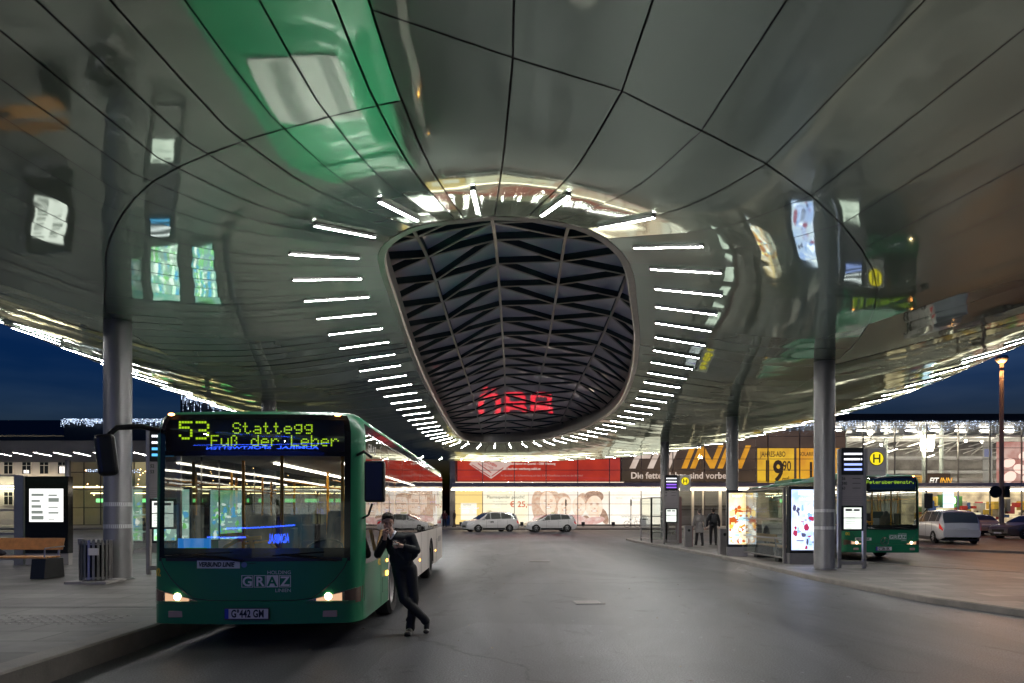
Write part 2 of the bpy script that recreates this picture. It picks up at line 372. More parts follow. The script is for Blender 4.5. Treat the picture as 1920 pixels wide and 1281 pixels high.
def pavement(name, poly, h, m, kw=.3, joints=True):
    p = poly; inner = offset_poly(p, kw); n = len(p)
    k = MB()
    for i in range(n):
        j = (i+1) % n; a, b = p[i], p[j]; c, d = inner[j], inner[i]
        k.add([(a[0],a[1],-.02),(b[0],b[1],-.02),(b[0],b[1],h-.02),(a[0],a[1],h-.02)], [(0,1,2,3)])
        a2 = (a[0]+(d[0]-a[0])*.08, a[1]+(d[1]-a[1])*.08); b2 = (b[0]+(c[0]-b[0])*.08, b[1]+(c[1]-b[1])*.08)
        k.add([(a[0],a[1],h-.02),(b[0],b[1],h-.02),(b2[0],b2[1],h),(a2[0],a2[1],h)], [(0,1,2,3)])
        k.add([(a2[0],a2[1],h),(b2[0],b2[1],h),(c[0],c[1],h),(d[0],d[1],h)], [(0,1,2,3)])
    tag(k.build('kerb', M_kerb, recalc=True), kind='structure')
    if joints:      # dark joints across the kerb stones, 1 m apart
        jm = MB(); acc = 0
        for i in range(n):
            a = Vector(p[i]); b = Vector(p[(i+1)%n]); L = (b-a).length; c = Vector(inner[(i+1)%n]); d = Vector(inner[i]); s_ = 1-acc
            while s_ < L:
                t = s_/L; q = a.lerp(b, t); r_ = d.lerp(c, t); e = (b-a).normalized()*.006
                jm.add([(q.x-e.x,q.y-e.y,h+.003),(q.x+e.x,q.y+e.y,h+.003),(r_.x+e.x,r_.y+e.y,h+.003),(r_.x-e.x,r_.y-e.y,h+.003)], [(0,1,2,3)]); s_ += 1
            acc = (acc+L) % 1
        tag(jm.build('kerb_joints', M_black), kind='structure')
    s = MB(); s.poly([(x, y, h-.004) for x, y in offset_poly(p, kw+.012)]); o = s.build(name, m)
    if o.data.polygons[0].normal.z < 0: o.data.flip_normals()
    g = MB(); g.poly([(x, y, h-.012) for x, y in offset_poly(p, kw-.05)]); 
    tag(g.build('kerb_gap', M_black), kind='structure')
    tag(o, kind='structure')
LP = .25; RP = .12      # heights of the left and right platforms
left = [(-4.62,-14),(-4.6,6),(-4.6,20),(-4.9,28),(-5.6,32),(-7,34.5),(-9.5,35.6),(-16,36),(-60,36),(-60,-14)]
pavement('pavement', left, LP, M_pave)
right = [(30,1.5),(14,4.2),(10.6,7.0),(8.6,9.4),(7.75,12),(7.5,15.5),(7.55,23),(7.2,30),(6.75,35),(6.8,38.2),(7.7,40.2),(9.0,40.3),(10.2,38.5),(10.75,34),(10.75,24),(11.0,21),(12.1,18.6),(14,16.6),(18,14.6),(30,12.4)]
pavement('pavement', right, RP, M_pave)
pavement('pavement', [(-70,61),(90,61),(90,130),(-70,130)], RP, M_conc)
pavement('pavement', smooth2([(18.2,31),(19.5,27.6),(24,23.6),(34,18.5),(60,14),(72,30),(70,52),(40,56),(20,52),(17.6,40)], 60), .1, M_pave2, .25)
# a joint across the left platform, a tactile strip, crack and drain details
j = MB(); j.box(-40, 9.75, LP-.002, -4.95, 9.80, LP+.001); tag(j.build('pavement_joint', M_black), kind='structure')
t = MB()
for i in range(26):
    for k in range(5): t.cyl((-9.6+i*.17, 8.3+k*.16, LP-.003), (-9.6+i*.17, 8.3+k*.16, LP+.006), .035, .022, 8)
tag(t.build('tactile_paving', M_conc), kind='structure')
def manhole(x, y, w_, d_, rz, label, rnd=False):
    r = thing('manhole_cover', label, 'manhole cover', (x, y, 0), rz)
    m = MB(); m.box(-w_/2, -d_/2, .002, w_/2, d_/2, .008); m.build('frame', M_dark, r)
    m = MB(); n = 9
    for i in range(n): m.box(-w_/2+.04+i*(w_-.08)/n, -d_/2+.05, .008, -w_/2+.04+(i+.6)*(w_-.08)/n, d_/2-.05, .013)
    m.build('grate', M_conc, r)
manhole(1.42, 12.0, .55, .5, .1, 'square iron drain cover in the asphalt at the centre, nearest the viewer')
manhole(.95, 22, .7, .5, 0, 'small iron drain cover in the asphalt farther off, toward the taxis')
lf = MB()
for i in range(70):
    x = random.uniform(-4.4, 7); y = random.uniform(6, 22); a = random.uniform(0, 6); s_ = random.uniform(.012, .03)
    lf.add([(x+s_*math.cos(a), y+s_*math.sin(a), .006),(x+s_*.5*math.cos(a+1.6), y+s_*.5*math.sin(a+1.6), .016),(x-s_*math.cos(a), y-s_*math.sin(a), .006),(x+s_*.5*math.cos(a-1.6), y+s_*.5*math.sin(a-1.6), .008)], [(0,1,2,3)])
tag(lf.build('litter', mat('dry_leaf', (.3,.24,.17), .7)), 'small scraps and dry leaves scattered on the asphalt', 'litter', kind='stuff')
# ================================================================ CANOPY
rim_pts = [(-.8,10.72),(-.3,10.62),(.5,10.72),(1.3,11.1),(1.95,11.9),(2.45,13.1),(2.95,15.2),(3.7,18.7),(4.45,23.5),(4.95,29.3),(4.7,34.5),(3.9,38.8),(2.4,42.6),(.6,44.6),(-1.5,45.2),(-3.0,44.4),(-3.55,41.5),(-3.62,36),(-3.5,29),(-3.3,23),(-3.05,18.4),(-2.78,14.6),(-2.66,13.0),(-2.5,12.1),(-2.1,11.4),(-1.5,10.9)]
r1_pts = [(-1.12,5.95),(-.06,5.75),(1.05,6.2),(2.1,6.9),(3.1,7.6),(4.7,9.1),(6.5,11.4),(7.9,14.3),(8.9,17.6),(10.0,23.5),(10.5,30),(10.2,37),(9.0,43),(5.8,47.6),(1.5,49.6),(-3.5,49),(-7.2,45.5),(-9.2,40),(-9.8,33),(-9.7,26),(-9.3,19.5),(-8.6,14),(-7.1,11),(-6.1,9.4),(-4.8,7.9),(-3.6,7.05),(-2.5,6.5)]
r2_pts = [(-1.5,-9),(2,-9.3),(6,-8),(10,-4.5),(12.8,1.5),(14.1,9),(14.9,18.4),(16.0,24.5),(16.6,32),(15.2,40.5),(10.6,48.2),(5.6,52.6),(0,54.6),(-5.3,53),(-9.6,48.6),(-12.3,40),(-13.6,31),(-13.8,25),(-13.2,16.1),(-13.1,8),(-12.3,1),(-10,-4),(-6,-7.8)]
NT = 1600
rim_pts = [(x*.969, y*.969) for x, y in rim_pts]
rimF, rimL = catmull([(x, y, 0) for x, y in rim_pts], 4000)
AW = .36
def frim(t): return t - AW*math.sin(4*math.pi*t)/(4*math.pi)
rimC = [rimF[int(frim(i/NT)*4000) % 4000] for i in range(NT)]
rimU = [rimF[int(i/300*4000)] for i in range(300)]
r1C, _ = catmull([(x, y, 0) for x, y in r1_pts], NT)
r2C, r2L = catmull([(x, y, 0) for x, y in r2_pts], NT)
# seam positions: wider panels on the right of the near end, narrower on the left
SEAM = [i/92 for i in range(62)]; t_ = SEAM[-1]
while t_ < .995:
    t_ += (.85 if t_ < .78 else .62 if t_ < .88 else .52)/92; SEAM.append(min(t_, 1.0))
if 1-SEAM[-1] > .001: SEAM.append(1.0)
SEAM[-1] = 1.0; NS = len(SEAM)-1
def sm(a, b, x): t = max(0, min(1, (x-a)/(b-a))); return t*t*(3-2*t)
def rimz(y): return 6.45
def zb(y): return 5.78 + .30*sm(12, 30, y) - .06*sm(38, 50, y)
def ze(y): return 6.6 - .62*sm(34, 52, y)
_H = [0]
for i in range(200): _H.append(_H[-1] + sm(.10, .60, (i+.5)/200)/200)
def HH(w): x = max(0, min(1, w))*200; i = min(199, int(x)); return (_H[i]+(_H[i+1]-_H[i])*(x-i))/_H[-1]
def S3(P0, P1, P2, v):
    if v <= 1:
        p = P0.lerp(P1, v); z = zb(P1.y) + (rimz(P0.y)-zb(P1.y))*HH(1-v)
    else:
        q = v-1; p = P1.lerp(P2, q); z = zb(P1.y) + (ze(P2.y)-zb(P1.y))*q**2.0
    return Vector((p.x, p.y, z))
def St(t, v):
    x = (t % 1)*NT; i = int(x) % NT; j = (i+1) % NT; f = x-int(x)
    return S3(rimC[i].lerp(rimC[j], f), r1C[i].lerp(r1C[j], f), r2C[i].lerp(r2C[j], f), v)
import bisect
def Sf(t, v):       # t in 0..1, ruled between seams like the real panels
    t %= 1; i = max(0, min(NS-1, bisect.bisect_right(SEAM, t)-1)); f = (t-SEAM[i])/(SEAM[i+1]-SEAM[i])
    return St(SEAM[i], v).lerp(St(SEAM[i+1], v), f)
canopy = thing('canopy', 'huge curved canopy with mirrored aluminium soffit and glazed oval opening', 'canopy', (0,0,0))
# soffit metal: clear mirror lobe over a blurred one
def soffit_mat():
    m = bpy.data.materials.new('mirror_aluminium'); m.use_nodes = True; nt = m.node_tree; nt.nodes.clear()
    o = nt.nodes.new('ShaderNodeOutputMaterial'); a = nt.nodes.new('ShaderNodeBsdfGlossy'); b = nt.nodes.new('ShaderNodeBsdfGlossy'); mx = nt.nodes.new('ShaderNodeMixShader')
    a.inputs[0].default_value = (.70,.79,.69,1); a.inputs['Roughness'].default_value = .045
    b.inputs[0].default_value = (.50,.62,.51,1); b.inputs['Roughness'].default_value = .42; mx.inputs[0].default_value = .30
    d = nt.nodes.new('ShaderNodeBsdfDiffuse'); d.inputs[0].default_value = (.16,.155,.14,1); mx2 = nt.nodes.new('ShaderNodeMixShader'); mx2.inputs[0].default_value = .10
    tc = nt.nodes.new('ShaderNodeTexCoord'); n = nt.nodes.new('ShaderNodeTexNoise'); n.inputs['Scale'].default_value = .55; n.inputs['Detail'].default_value = 1.5
    bp = nt.nodes.new('ShaderNodeBump'); bp.inputs['Strength'].default_value = .6; bp.inputs['Distance'].default_value = .035
    nt.links.new(tc.outputs['Object'], n.inputs[0]); nt.links.new(n.outputs['Fac'], bp.inputs['Height']); nt.links.new(bp.outputs[0], a.inputs['Normal']); nt.links.new(bp.outputs[0], b.inputs['Normal'])
    nt.links.new(a.outputs[0], mx.inputs[1]); nt.links.new(b.outputs[0], mx.inputs[2]); nt.links.new(mx.outputs[0], mx2.inputs[1]); nt.links.new(d.outputs[0], mx2.inputs[2])
    nt.links.new(mx2.outputs[0], o.inputs[0]); return m
M_soff = soffit_mat()
sof = MB(); GAP = .011
rnd = random.Random(3)
for i in range(NS):
    tf = SEAM[i]; vsf = lambda q: 1.0-.09*max(0,(q-.9)/.1)+.05*max(0,1-q/.011)*(q < .5)
    cA = [0.0, vsf(tf), 1.62, 2.0]; cB = [0.0, vsf(SEAM[i+1]), 1.62, 2.0]
    for c in range(3):
        n = (26, 12, 12)[c]
        far_ = sm(10, 22, St(tf, 1).y)
        tilt = rnd.uniform(-1, 1)*(.003+.009*far_); tip = rnd.uniform(-1, 1)*(.004+.012*far_); base = len(sof.v)
        for j in range(n+1):
            v = cA[c]+(cA[c+1]-cA[c])*j/n; vb = cB[c]+(cB[c+1]-cB[c])*j/n
            A = St(SEAM[i], v); B = St(min(SEAM[i+1], .99999), vb); L = (B-A).length; g_ = min(.4, GAP/max(L, .05))
            A2 = A.lerp(B, g_); B2 = B.lerp(A, g_)
            if j == 0 and c: 
                d = (St(tf, v+.01)-A).normalized(); A2 += d*GAP; B2 += d*GAP
            if j == n and c < 2:
                d = (St(tf, v-.01)-A).normalized(); A2 += d*GAP; B2 += d*GAP
            A2.z += tilt+tip*(j/n-.5); B2.z += -tilt+tip*(j/n-.5)
            sof.v += [tuple(A2), tuple(A2.lerp(B2, .5)), tuple(B2)]
        for j in range(n):
            q = base+j*3
            for e in (0, 1): sof.f.append((q+e, q+e+1, q+e+4, q+e+3)); sof.m.append(0)
o = sof.build('soffit', M_soff, canopy)
o.data.shade_smooth()
if o.data.polygons[0].normal.z > 0: o.data.flip_normals()
# dark void behind the panel joints
bk = MB(); bk.grid(lambda u, v: St(u, v*2) + Vector((0,0,.07)), 240, 30); bk.build('joint_backing', M_black, canopy)
# rim: pale steel band round the opening
M_rim = mat('rim_steel', (.42,.38,.34), .35, .7, vary=.1, vscale=3)
def ring(prof, name, m, base=None, C=None, smooth=35):
    mb = MB(); C = C or rimU; n = len(C); P = len(prof)
    for k in range(n):
        t_ = (C[(k+1)%n]-C[k-1]).normalized(); nrm = Vector((t_.y, -t_.x, 0))     # outward (curve runs anticlockwise from above)
        for (r_, z_) in prof: mb.v.append(tuple(Vector((C[k].x, C[k].y, base(C[k].y))) + nrm*r_ + Vector((0,0,z_))))
    for k in range(n):
        for j in range(P-1): mb.f.append((k*P+j, ((k+1)%n)*P+j, ((k+1)%n)*P+j+1, k*P+j+1)); mb.m.append(0)
    return mb.build(name, m, canopy, smooth=smooth, recalc=False)
ring([(.03,.03),(.02,-.02),(-.10,-.02),(-.14,.03),(-.15,.34),(.5,.36),(.5,1.3)], 'opening_rim', M_rim, rimz)
# outer nose and top shell
r2U = [r2C[int(i*NT/300)] for i in range(300)]
ring([(.0,.0),(.12,.02),(.30,.16),(.36,.36),(.22,.62),(-.5,.85),(-2.5,1.15)], 'edge_nose', mat('nose_aluminium', (.5,.5,.48), .14, 1), ze, r2U, 60)
top = MB(); top.grid(lambda u, v: (lambda a, b: (a.x+(b.x-a.x)*v, a.y+(b.y-a.y)*v, 7.95*(1-v)+(ze(b.y)+1.1)*v + .5*math.sin(math.pi*v)))(rimC[int(u*NT)%NT]*1.0, r2C[int(u*NT)%NT]*.93+Vector((0,1.6,0))), 240, 8)
top.build('roof_covering', M_dark, canopy, smooth=60)
M_web = mat('roof_web_steel', (.035,.05,.055), .5, .3)
# ---- glazed vault over the opening
ribX = [-3.6,-2.02,-.45,1.17,2.85,4.4,5.4]
ys = [10.3 + 1.78*i for i in range(20)]
def vz(x, y):
    q = max(-1, min(1, (x-.75)/5.0)); e = sm(9.0, 17, y)*(1-sm(30, 46, y)); return 6.84 + (.2+1.5*e)*(1-q*q)
def wh(y): return .16 - .08*sm(16, 36, y)
def ribx(i, y): return ribX[i] + (.35*math.sin(math.pi*max(0, min(1, (y-10)/36))) * (i-1.5)*.55)
gl = MB(); gl.grid(lambda u, v: (lambda x, y: (x, y, vz(x, y)+wh(y)+.03))(-4.6+10.8*u, 10.0+36*v), 22, 50)
gv = gl.build('glass_vault', G_roof, canopy, smooth=60)
for i in range(len(ribX)):
    m = MB(); mw = MB()
    pts = [Vector((ribx(i, y), y, vz(ribx(i, y), y))) for y in [10.0+36*k/40 for k in range(41)]]
    for a, b in zip(pts, pts[1:]): m.beam(a, b, .075, .03); mw.beam(a+Vector((0,0,wh(a.y)/2+.02)), b+Vector((0,0,wh(a.y)/2+.02)), .04, wh(a.y))
    m.mi = 1; m.add(mw.v, mw.f)
    m.build('rib', [M_rim, M_web], gv)
for k, y in enumerate(ys):
    m = MB()
    for i in range(len(ribX)-1):
        a = Vector((ribx(i, y), y, 0)); b = Vector((ribx(i+1, y), y, 0)); a.z = vz(a.x, a.y); b.z = vz(b.x, b.y)
        segs = [(a, b)]
        if k < len(ys)-1:
            y2 = ys[k+1]
            c = Vector((ribx(i+1, y2), y2, 0)) if (i % 2 == 0) else Vector((ribx(i, y2), y2, 0)); c.z = vz(c.x, c.y)
            segs.append(((a if i % 2 == 0 else b), c))
        for p, q in segs:
            m.mi = 0; m.beam(p, q, .045, .022); m.mi = 1; m.beam(p+Vector((0,0,wh(y)/2+.02)), q+Vector((0,0,wh(y)/2+.02)), .05, wh(y))
    m.build('cross_beam', [M_rim, M_web], gv)

# ---- light bars: inner ring round the opening
M_hous = mat('lamp_housing', (.30,.30,.29), .35, .6)
M_tube = emis('light_tube', (1.0,.985,.95), BAR)
def bar(A, B, label, group, tw=.036):
    A = Vector(A); B = Vector(B); c = (A+B)/2; d = (B-A); L = d.length
    r = thing('light_bar', label, 'light bar', c, 0, group)
    a = A-c; b = B-c; m = MB(); m.beam(a, b, .07, .034); d.normalize(); sd = d.cross(Vector((0,0,1))).normalized()
    for q_ in (-1, 1): m.beam(a+sd*(.034*q_)+Vector((0,0,-.020)), b+sd*(.034*q_)+Vector((0,0,-.020)), .006, .022)
    m.build('housing', M_hous, r); m = MB(); m.beam(a+d*.03+Vector((0,0,-.024)), b-d*.03+Vector((0,0,-.024)), tw, .014); m.build('tube', M_tube, r)
NB = 58
# opening seen from below: clockwise in the photo = anticlockwise from above reversed
for i in range(NB):
    u_ = (i+.30)/NB; f_ = u_-.30*math.sin(4*math.pi*u_)/(4*math.pi); t = f_
    for _ in range(30): t -= (frim(t)-f_)/(1-AW*math.cos(4*math.pi*t))
    P = Sf(t, 0); P1_ = Sf(t, .3); L = (Sf(t, 1)-P).length
    v0 = .42/L; v1 = (.42+1.36)/L
    A = Sf(t, v0)+Vector((0,0,-.020)); B = Sf(t, v1)+Vector((0,0,-.020))
    if i == NB//2: pass
    bar(A, B, f'white light bar, {ordinal(i+1)} clockwise round the opening from the top one', 'light bars ringing the glazed opening')
NO = int(r2L/2.0); cnt = 0; side = {'left':0,'right':0}
for i in range(NO):
    t = (i+.5)/NO; E = Sf(t, 2); 
    if E.y < -1 and i % 3: continue
    L = (E-Sf(t, 1)).length
    A = Sf(t, 2-.4/L)+Vector((0,0,-.020)); B = Sf(t, 2-1.6/L)+Vector((0,0,-.020))
    s_ = 'right' if t < .5 else 'left'; side[s_] += 1
    far = f'{ordinal(side[s_])} counted from the back' if s_ == 'right' else f'{ordinal(side[s_])} from the far end'
    bar(A, B, f'white light bar on the {s_} outer canopy edge, {far}', 'light bars along the outer canopy edge', .030)

# ---- columns
def zceil(x, y):     # height of the soffit above a point of the column line
    best = min(((St(k/NT, v)-Vector((x, y, 0))).xy.length, St(k/NT, v).z) for k in range(0, NT, 8) for v in [i*.1 for i in range(21)])
    return best[1]
M_dash = mat('white_dash_film', (.62,.62,.62), .5)
def column(x, y, z0, label, r=.27):
    h = zceil(x, y)-z0+.05
    c = thing('canopy_column', label, 'column', (x, y, z0), 0, 'round steel columns carrying the canopy')
    m = MB(); m.lathe([(0,0),(r+.002,0),(r,.004),(r,h),(0,h)], n=40); m.build('shaft', M_colp, c, smooth=40)
    m = MB(); m.lathe([(r+.004,0),(r+.05,0),(r+.05,.018),(r+.012,.03),(r+.004,.03)], n=40); m.build('base_collar', M_steel, c, smooth=30)
    for zz in (1.10, 1.57):
        m = MB(); n = 46
        for i in range(n):
            t0 = 2*math.pi*i/n; t1 = t0+2*math.pi/n*.6; rr = r+.003
            m.add([(rr*math.cos(t0), rr*math.sin(t0), zz),(rr*math.cos(t1), rr*math.sin(t1), zz),(rr*math.cos(t1), rr*math.sin(t1), zz+.085),(rr*math.cos(t0), rr*math.sin(t0), zz+.085)], [(0,1,2,3)])
        m.build('safety_marking', M_dash, c)
column(-8.5, 13.8, LP, 'grey round column beside the slatted litter bin on the left platform')
column(-9.5, 25, LP, 'grey round column rising behind the roof of the near green bus')
column(8.64, 17.7, RP, 'thick grey column in front of the blue lit poster on the right island')
column(10.15, 29.5, RP, 'grey column behind the orange lit poster at the far end of the glass shelter')
column(9.55, 40.0, RP, 'slender-looking far column beside the small bright shelter, nearest the taxis')
# ================================================================ STATION BUILDING ACROSS THE ROAD
FY = 72.0; S_ = FY/1200
def FX(px): return (px-960)*S_
def FZ(py): return 1.7+(960-py)*S_
M_mull = mat('mullion_metal', (.18,.17,.16), .4, .6)
M_lite = emis('warm_strip_light', (1.0,.87,.66), 5.5)
M_soffw = mat('white_soffit', (.6,.56,.5), .5)
st = thing('station_building', 'long glazed station building with lit posters behind its glass', 'station', (0,FY,0))
def L(x, y, z): return (x, y-FY, z)
XL, XR = -6.4, 84
ZR = 11.6
m = MB(); m.box(XL, .9, 4.25, XR, 14, 4.75); m.build('floor_slab', M_soffw, st)
m = MB(); m.box(XL-.3, -1.1, 4.28, XR, .55, 4.52); m.box(XL-.3, -.35, 4.52, XR, .55, 4.98); m.build('fascia', mat('fascia_metal', (.55,.50,.46), .45, 0, vary=.15, vscale=1), st)
m = MB(); m.box(XL, -.9, 4.20, 34, -.55, 4.26); m.build('light_strip', M_lite, st)
m = MB(); m.box(XL-.3, -1.16, 4.27, 34, -1.11, 4.33); m.build('light_strip', emis('edge_strip_light', (1,.85,.65), 4), st)
m = MB(); m.box(XL-.3, -1.62, 4.10, XR, -1.55, 4.16); m.build('light_strip', emis('front_strip_light', (1,.87,.68), 9), st)
m = MB(); m.box(34, -.9, 4.20, XR, -.55, 4.26); m.build('light_strip', emis('cool_strip_light', (1,.9,.75), 2.5), st)
m = MB(); m.box(XL-.3, -1.6, ZR, XR, 15, ZR+.35); m.box(XL-.3, -1.6, ZR+.35, XR, -1.2, ZR+.9); m.build('roof', M_dark, st)
m = MB(); m.box(XL, 13.6, .12, XR, 14, ZR); m.box(XL-.6, .1, .12, XL, 14, ZR+.9); m.build('back_wall', mat('hall_wall', (.34,.32,.30), .6, vary=.75, vscale=.22), st)
m = MB(); m.box(XL, -.2, .12, XR, 13.6, .17); m.build('hall_floor', M_conc, st)
# glazing bars
m = MB(); x = FX(905); xs = []
while x < XR: xs.append(x); x += 3.565
for x in xs: m.box(x-.035, -.12, .12, x+.035, .06, 4.2); m.box(x-.035, -.12, 4.98, x+.035, .06, ZR)
for z in (1.35, 2.6, 3.6): m.box(XL, -.05, z-.02, XR, .03, z+.02)
for z in (5.15, 6.4, 7.65, 8.9, 10.2, 11.4): m.box(XL, -.05, z-.025, XR, .03, z+.025)
m.box(XL, -.1, .12, XR, .1, .30); m.build('glazing_bars', M_mull, st)
m = MB(); m.poly([(XL, .045, .2), (XR, .045, .2), (XR, .045, 4.2), (XL, .045, 4.2)]); m.poly([(XL, .045, 5.0), (XR, .045, 5.0), (XR, .045, ZR), (XL, .045, ZR)]); m.build('glass', G_fac, st)
# things seen inside the glazed hall to the right
M_hcol = mat('hall_column', (.42,.47,.44), .4)
M_truss = mat('white_truss', (.75,.75,.73), .4)
for i, px in enumerate((1603, 1702, 1756, 1812, 1905, 1990, 2080)):
    m = MB(); m.cyl((FX(px), 2.2+(i%2)*2, .17), (FX(px), 2.2+(i%2)*2, ZR), .22, n=14); m.build('hall_column', M_hcol, st, smooth=40)
m = MB(); rr = random.Random(5)
for px in range(1590, 2150, 60):
    x = FX(px); m.beam((x, 1.5, 10.6), (x+4.5, 12, 9.2), .12, .12); m.beam((x+1, 2.5, 9.3), (x+7.5, 3.0, 11.2), .1, .1)
    m.beam((x+2.5, 8, 10.9), (x-3, 8, 9.0), .08, .08); m.beam((x, 5, 8.2+rr.random()), (x+5, 6, 9.6), .06, .06)
for k in range(6): m.beam((FX(1590), 2+k*2, 10.5+.1*k), (XR, 2+k*2, 10.5+.1*k), .12, .2)
m.build('roof_truss', M_truss, st)
m = MB()
for z in (7.3, 9.1): m.box(FX(1590), 11.5, z-.6, XR, 11.7, z-.15)
m.box(FX(1590), 6, 4.76, XR, 6.08, 5.8); m.build('gallery', mat('gallery_grey', (.5,.5,.5), .5, vary=.2, vscale=.4), st)
M_lamp = emis('hall_lamp', (1,.88,.68), 30)
M_lampw = emis('hall_lamp_small', (1,.9,.74), 20)
for px, py, s_, yy in ((1756, 832, 1.0, 1.6), (1655, 806, .36, 2.5), (1762, 808, .33, 3), (1600, 810, .2, 2), (1822, 938, .35, 3), (1700, 826, .2, 5), (1858, 820, .2, 4), (1890, 822, .2, 4)):
    m = MB(); x = FX(px); z = FZ(py); h = s_*1.5
    m.lathe([(0,z-h*.5),(s_*.55,z-h*.45),(s_*.7,z),(s_*.6,z+h*.45),(0,z+h*.5)], (x, yy, 0), 12)
    m.build('hall_lamp', M_lamp if s_ > .3 else M_lampw, st, smooth=40)
m = MB()  # two rows of downlights added to brighten the dim hall
for i in range(16): m.box(FX(1590)+i*2.9, 3.2, 11.25, FX(1590)+i*2.9+.9, 3.6, 11.32); m.box(FX(1590)+i*2.9+1, 8.2, 11.25, FX(1590)+i*2.9+1.9, 8.6, 11.32)
m.build('added_hall_light', emis('added_hall_glow', (1,.9,.76), 30), st)
m = MB()
for px, py in ((1675,822),(1640,850),(1795,850),(1560,826),(1720,838)):
    x = FX(px); z = FZ(py); m.beam((x-.7, 5, z-.2), (x+.7, 5, z+.25), .12, .06)
m.build('tube_light', M_lampw, st)
# ground-floor shops on the right: bright, shelves, red and yellow goods
M_shop = emis('shop_light_wall', (.95,.72,.42), .85, col2=(.35,.26,.17), vscale=.55)
m = MB(); m.box(FX(1732), 4.0, .17, XR, 4.2, 4.2); m.build('shop_back', M_shop, st)
m = MB(); m.box(FX(1732), 1.2, 4.05, XR, 3.0, 4.12); m.build('shop_ceiling_light', emis('shop_ceiling', (1,.85,.62), 2.6), st)
cols = [(.5,.04,.04),(.65,.45,.08),(.08,.25,.08),(.5,.5,.48),(.1,.1,.12),(.45,.08,.1),(.06,.12,.3)]
for k in range(7):
    m = MB(); 
    for i in range(16):
        x = FX(1736)+i*2.3+rr.random()*1.4+k*.2; h = .3+rr.random()*1.2; z = .17+rr.random()*2.2; m.box(x, 2.2+rr.random(), z, x+.2+rr.random()*.8, 3.6, z+h)
    m.build('shop_display', mat('goods_%d' % k, cols[k], .5), st)
m = MB(); m.box(FX(1780), 1, 2.2, FX(1800), 1.05, 3.9); m.build('shop_screen', emis('shop_screen', (.55,.75,1), 1.6), st)
# grey shutter wall behind the walkers (left of the glazed hall)
m = MB(); m.box(FX(1243), .5, .17, FX(1560), .7, 4.2); m.build('shutter', mat('grey_shutter', (.32,.31,.31), .5, vary=.12, vscale=.4), st)
m = MB()
for px, a in ((1298,.12),(1349,.16),(1317,.05),(1400,.12)): m.box(FX(px)-a, -.3, .12, FX(px)+a, -.13, 4.2)
m.build('door_frame', mat('pale_frame', (.75,.68,.55), .5), st)
m = MB()
for z in (1.9, 2.3): m.box(FX(1243), .4, z, FX(1560), .5, z+.12)
m.build('shutter_rail', M_mull, st)
# light boxes, banners
def panel(name, label, cat, x0, x1, z0, z1, m, yy=.35, t=.06, gy=FY, frame=None):
    r = thing(name, label, cat, ((x0+x1)/2, gy+yy, z0))
    hw = (x1-x0)/2
    b = MB(); b.box(-hw, 0, 0, hw, t, z1-z0); b.build('panel' , m, r)
    return r, hw, z1-z0
def ptext(r, txt, x, z, size, m, y=-.008, nm='lettering', **k):
    b = MB(); text(b, txt, size, (x, y, z), (1,0,0), (0,0,1), **k); return b.build(nm, m, r)
def blobs(r, lst, m, y, nm='picture'):
    b = MB()
    for (x, z, rx, rz, a) in lst:
        n = 28; ca, sa = math.cos(a), math.sin(a)
        b.poly([(x+rx*math.cos(t)*ca-rz*math.sin(t)*sa, y, z+rx*math.cos(t)*sa+rz*math.sin(t)*ca) for t in [2*math.pi*i/n for i in range(n)]][::-1] if False else [(x+rx*math.cos(t)*ca-rz*math.sin(t)*sa, y, z+rx*math.cos(t)*sa+rz*math.sin(t)*ca) for t in [2*math.pi*i/n for i in range(n)]])
    return b.build(nm, m, r)
PE = 1.25
# yellow lit bay
r, hw, H = panel('poster', 'warm yellow lit poster at the left end of the bright lower storey', 'poster', FX(852), FX(905), .3, 4.15, emis('poster_yellow', (1.0,.70,.26), PE))
b = MB(); b.box(-.9, -.02, .5, .9, -.01, 2.4); b.build('white_field', emis('poster_white', (1.0,.9,.72), 1.45), r)
ptext(r, 'Service', -.65, 2.1, .32, emis('ink_grey', (.45,.42,.38), .8), -.03)
r, hw, H = panel('poster', 'backlit white poster reading Plasmaspender gesucht with a large red 25 euro price', 'poster', FX(905.5), FX(991), .3, 4.15, emis('poster_cream', (1.0,.86,.60), 1.35, col2=(1.0,.92,.74), vscale=.35))
ptext(r, 'Plasmaspender gesucht!', -2.15, 2.92, .48, emis('ink_green_grey', (.32,.33,.26), .75), bold=.006, sx=.93)
ptext(r, 'Sie erhalten bis', -1.5, 2.5, .27, emis('ink_pale', (.6,.58,.48), 1), sx=1)
ptext(r, 'zu je Spende', -1.2, 2.18, .27, MATS['ink_pale'])
ptext(r, '\u20ac 25,\u2013', .45, 1.95, .92, emis('ink_red', (.85,.12,.03), 1.0), bold=.012)
r, hw, H = panel('poster', 'pale backlit poster with the faces of four smiling people', 'poster', FX(991.5), FX(1142), .3, 4.15, emis('poster_rose', (1.0,.84,.72), 1.32, col2=(1.0,.94,.86), vscale=.5))
sk = emis('print_skin', (1.0,.68,.50), 1.3, col2=(1.0,.82,.68), vscale=1.6); hr = emis('print_hair', (.85,.50,.34), 1.0, col2=(1.0,.74,.56), vscale=3); hd = emis('print_dark_hair', (.50,.29,.20), .9, col2=(.75,.48,.36), vscale=3); sh = emis('print_shadow', (.78,.38,.24), .95); te = emis('print_teeth', (1,.95,.9), 1.4); sc = emis('print_scarf', (.9,.5,.45), 1.0, col2=(1,.75,.68), vscale=2)
blobs(r, [(-3.25,1.8,.9,2.05,.15),(-1.7,1.1,.38,1.5,-.25),(-2.2,3.2,1.1,.65,.1),(-.7,2.55,.95,1.0,.2),(1.45,2.35,.7,1.2,-.2)], hr, -.006, 'picture_hair')
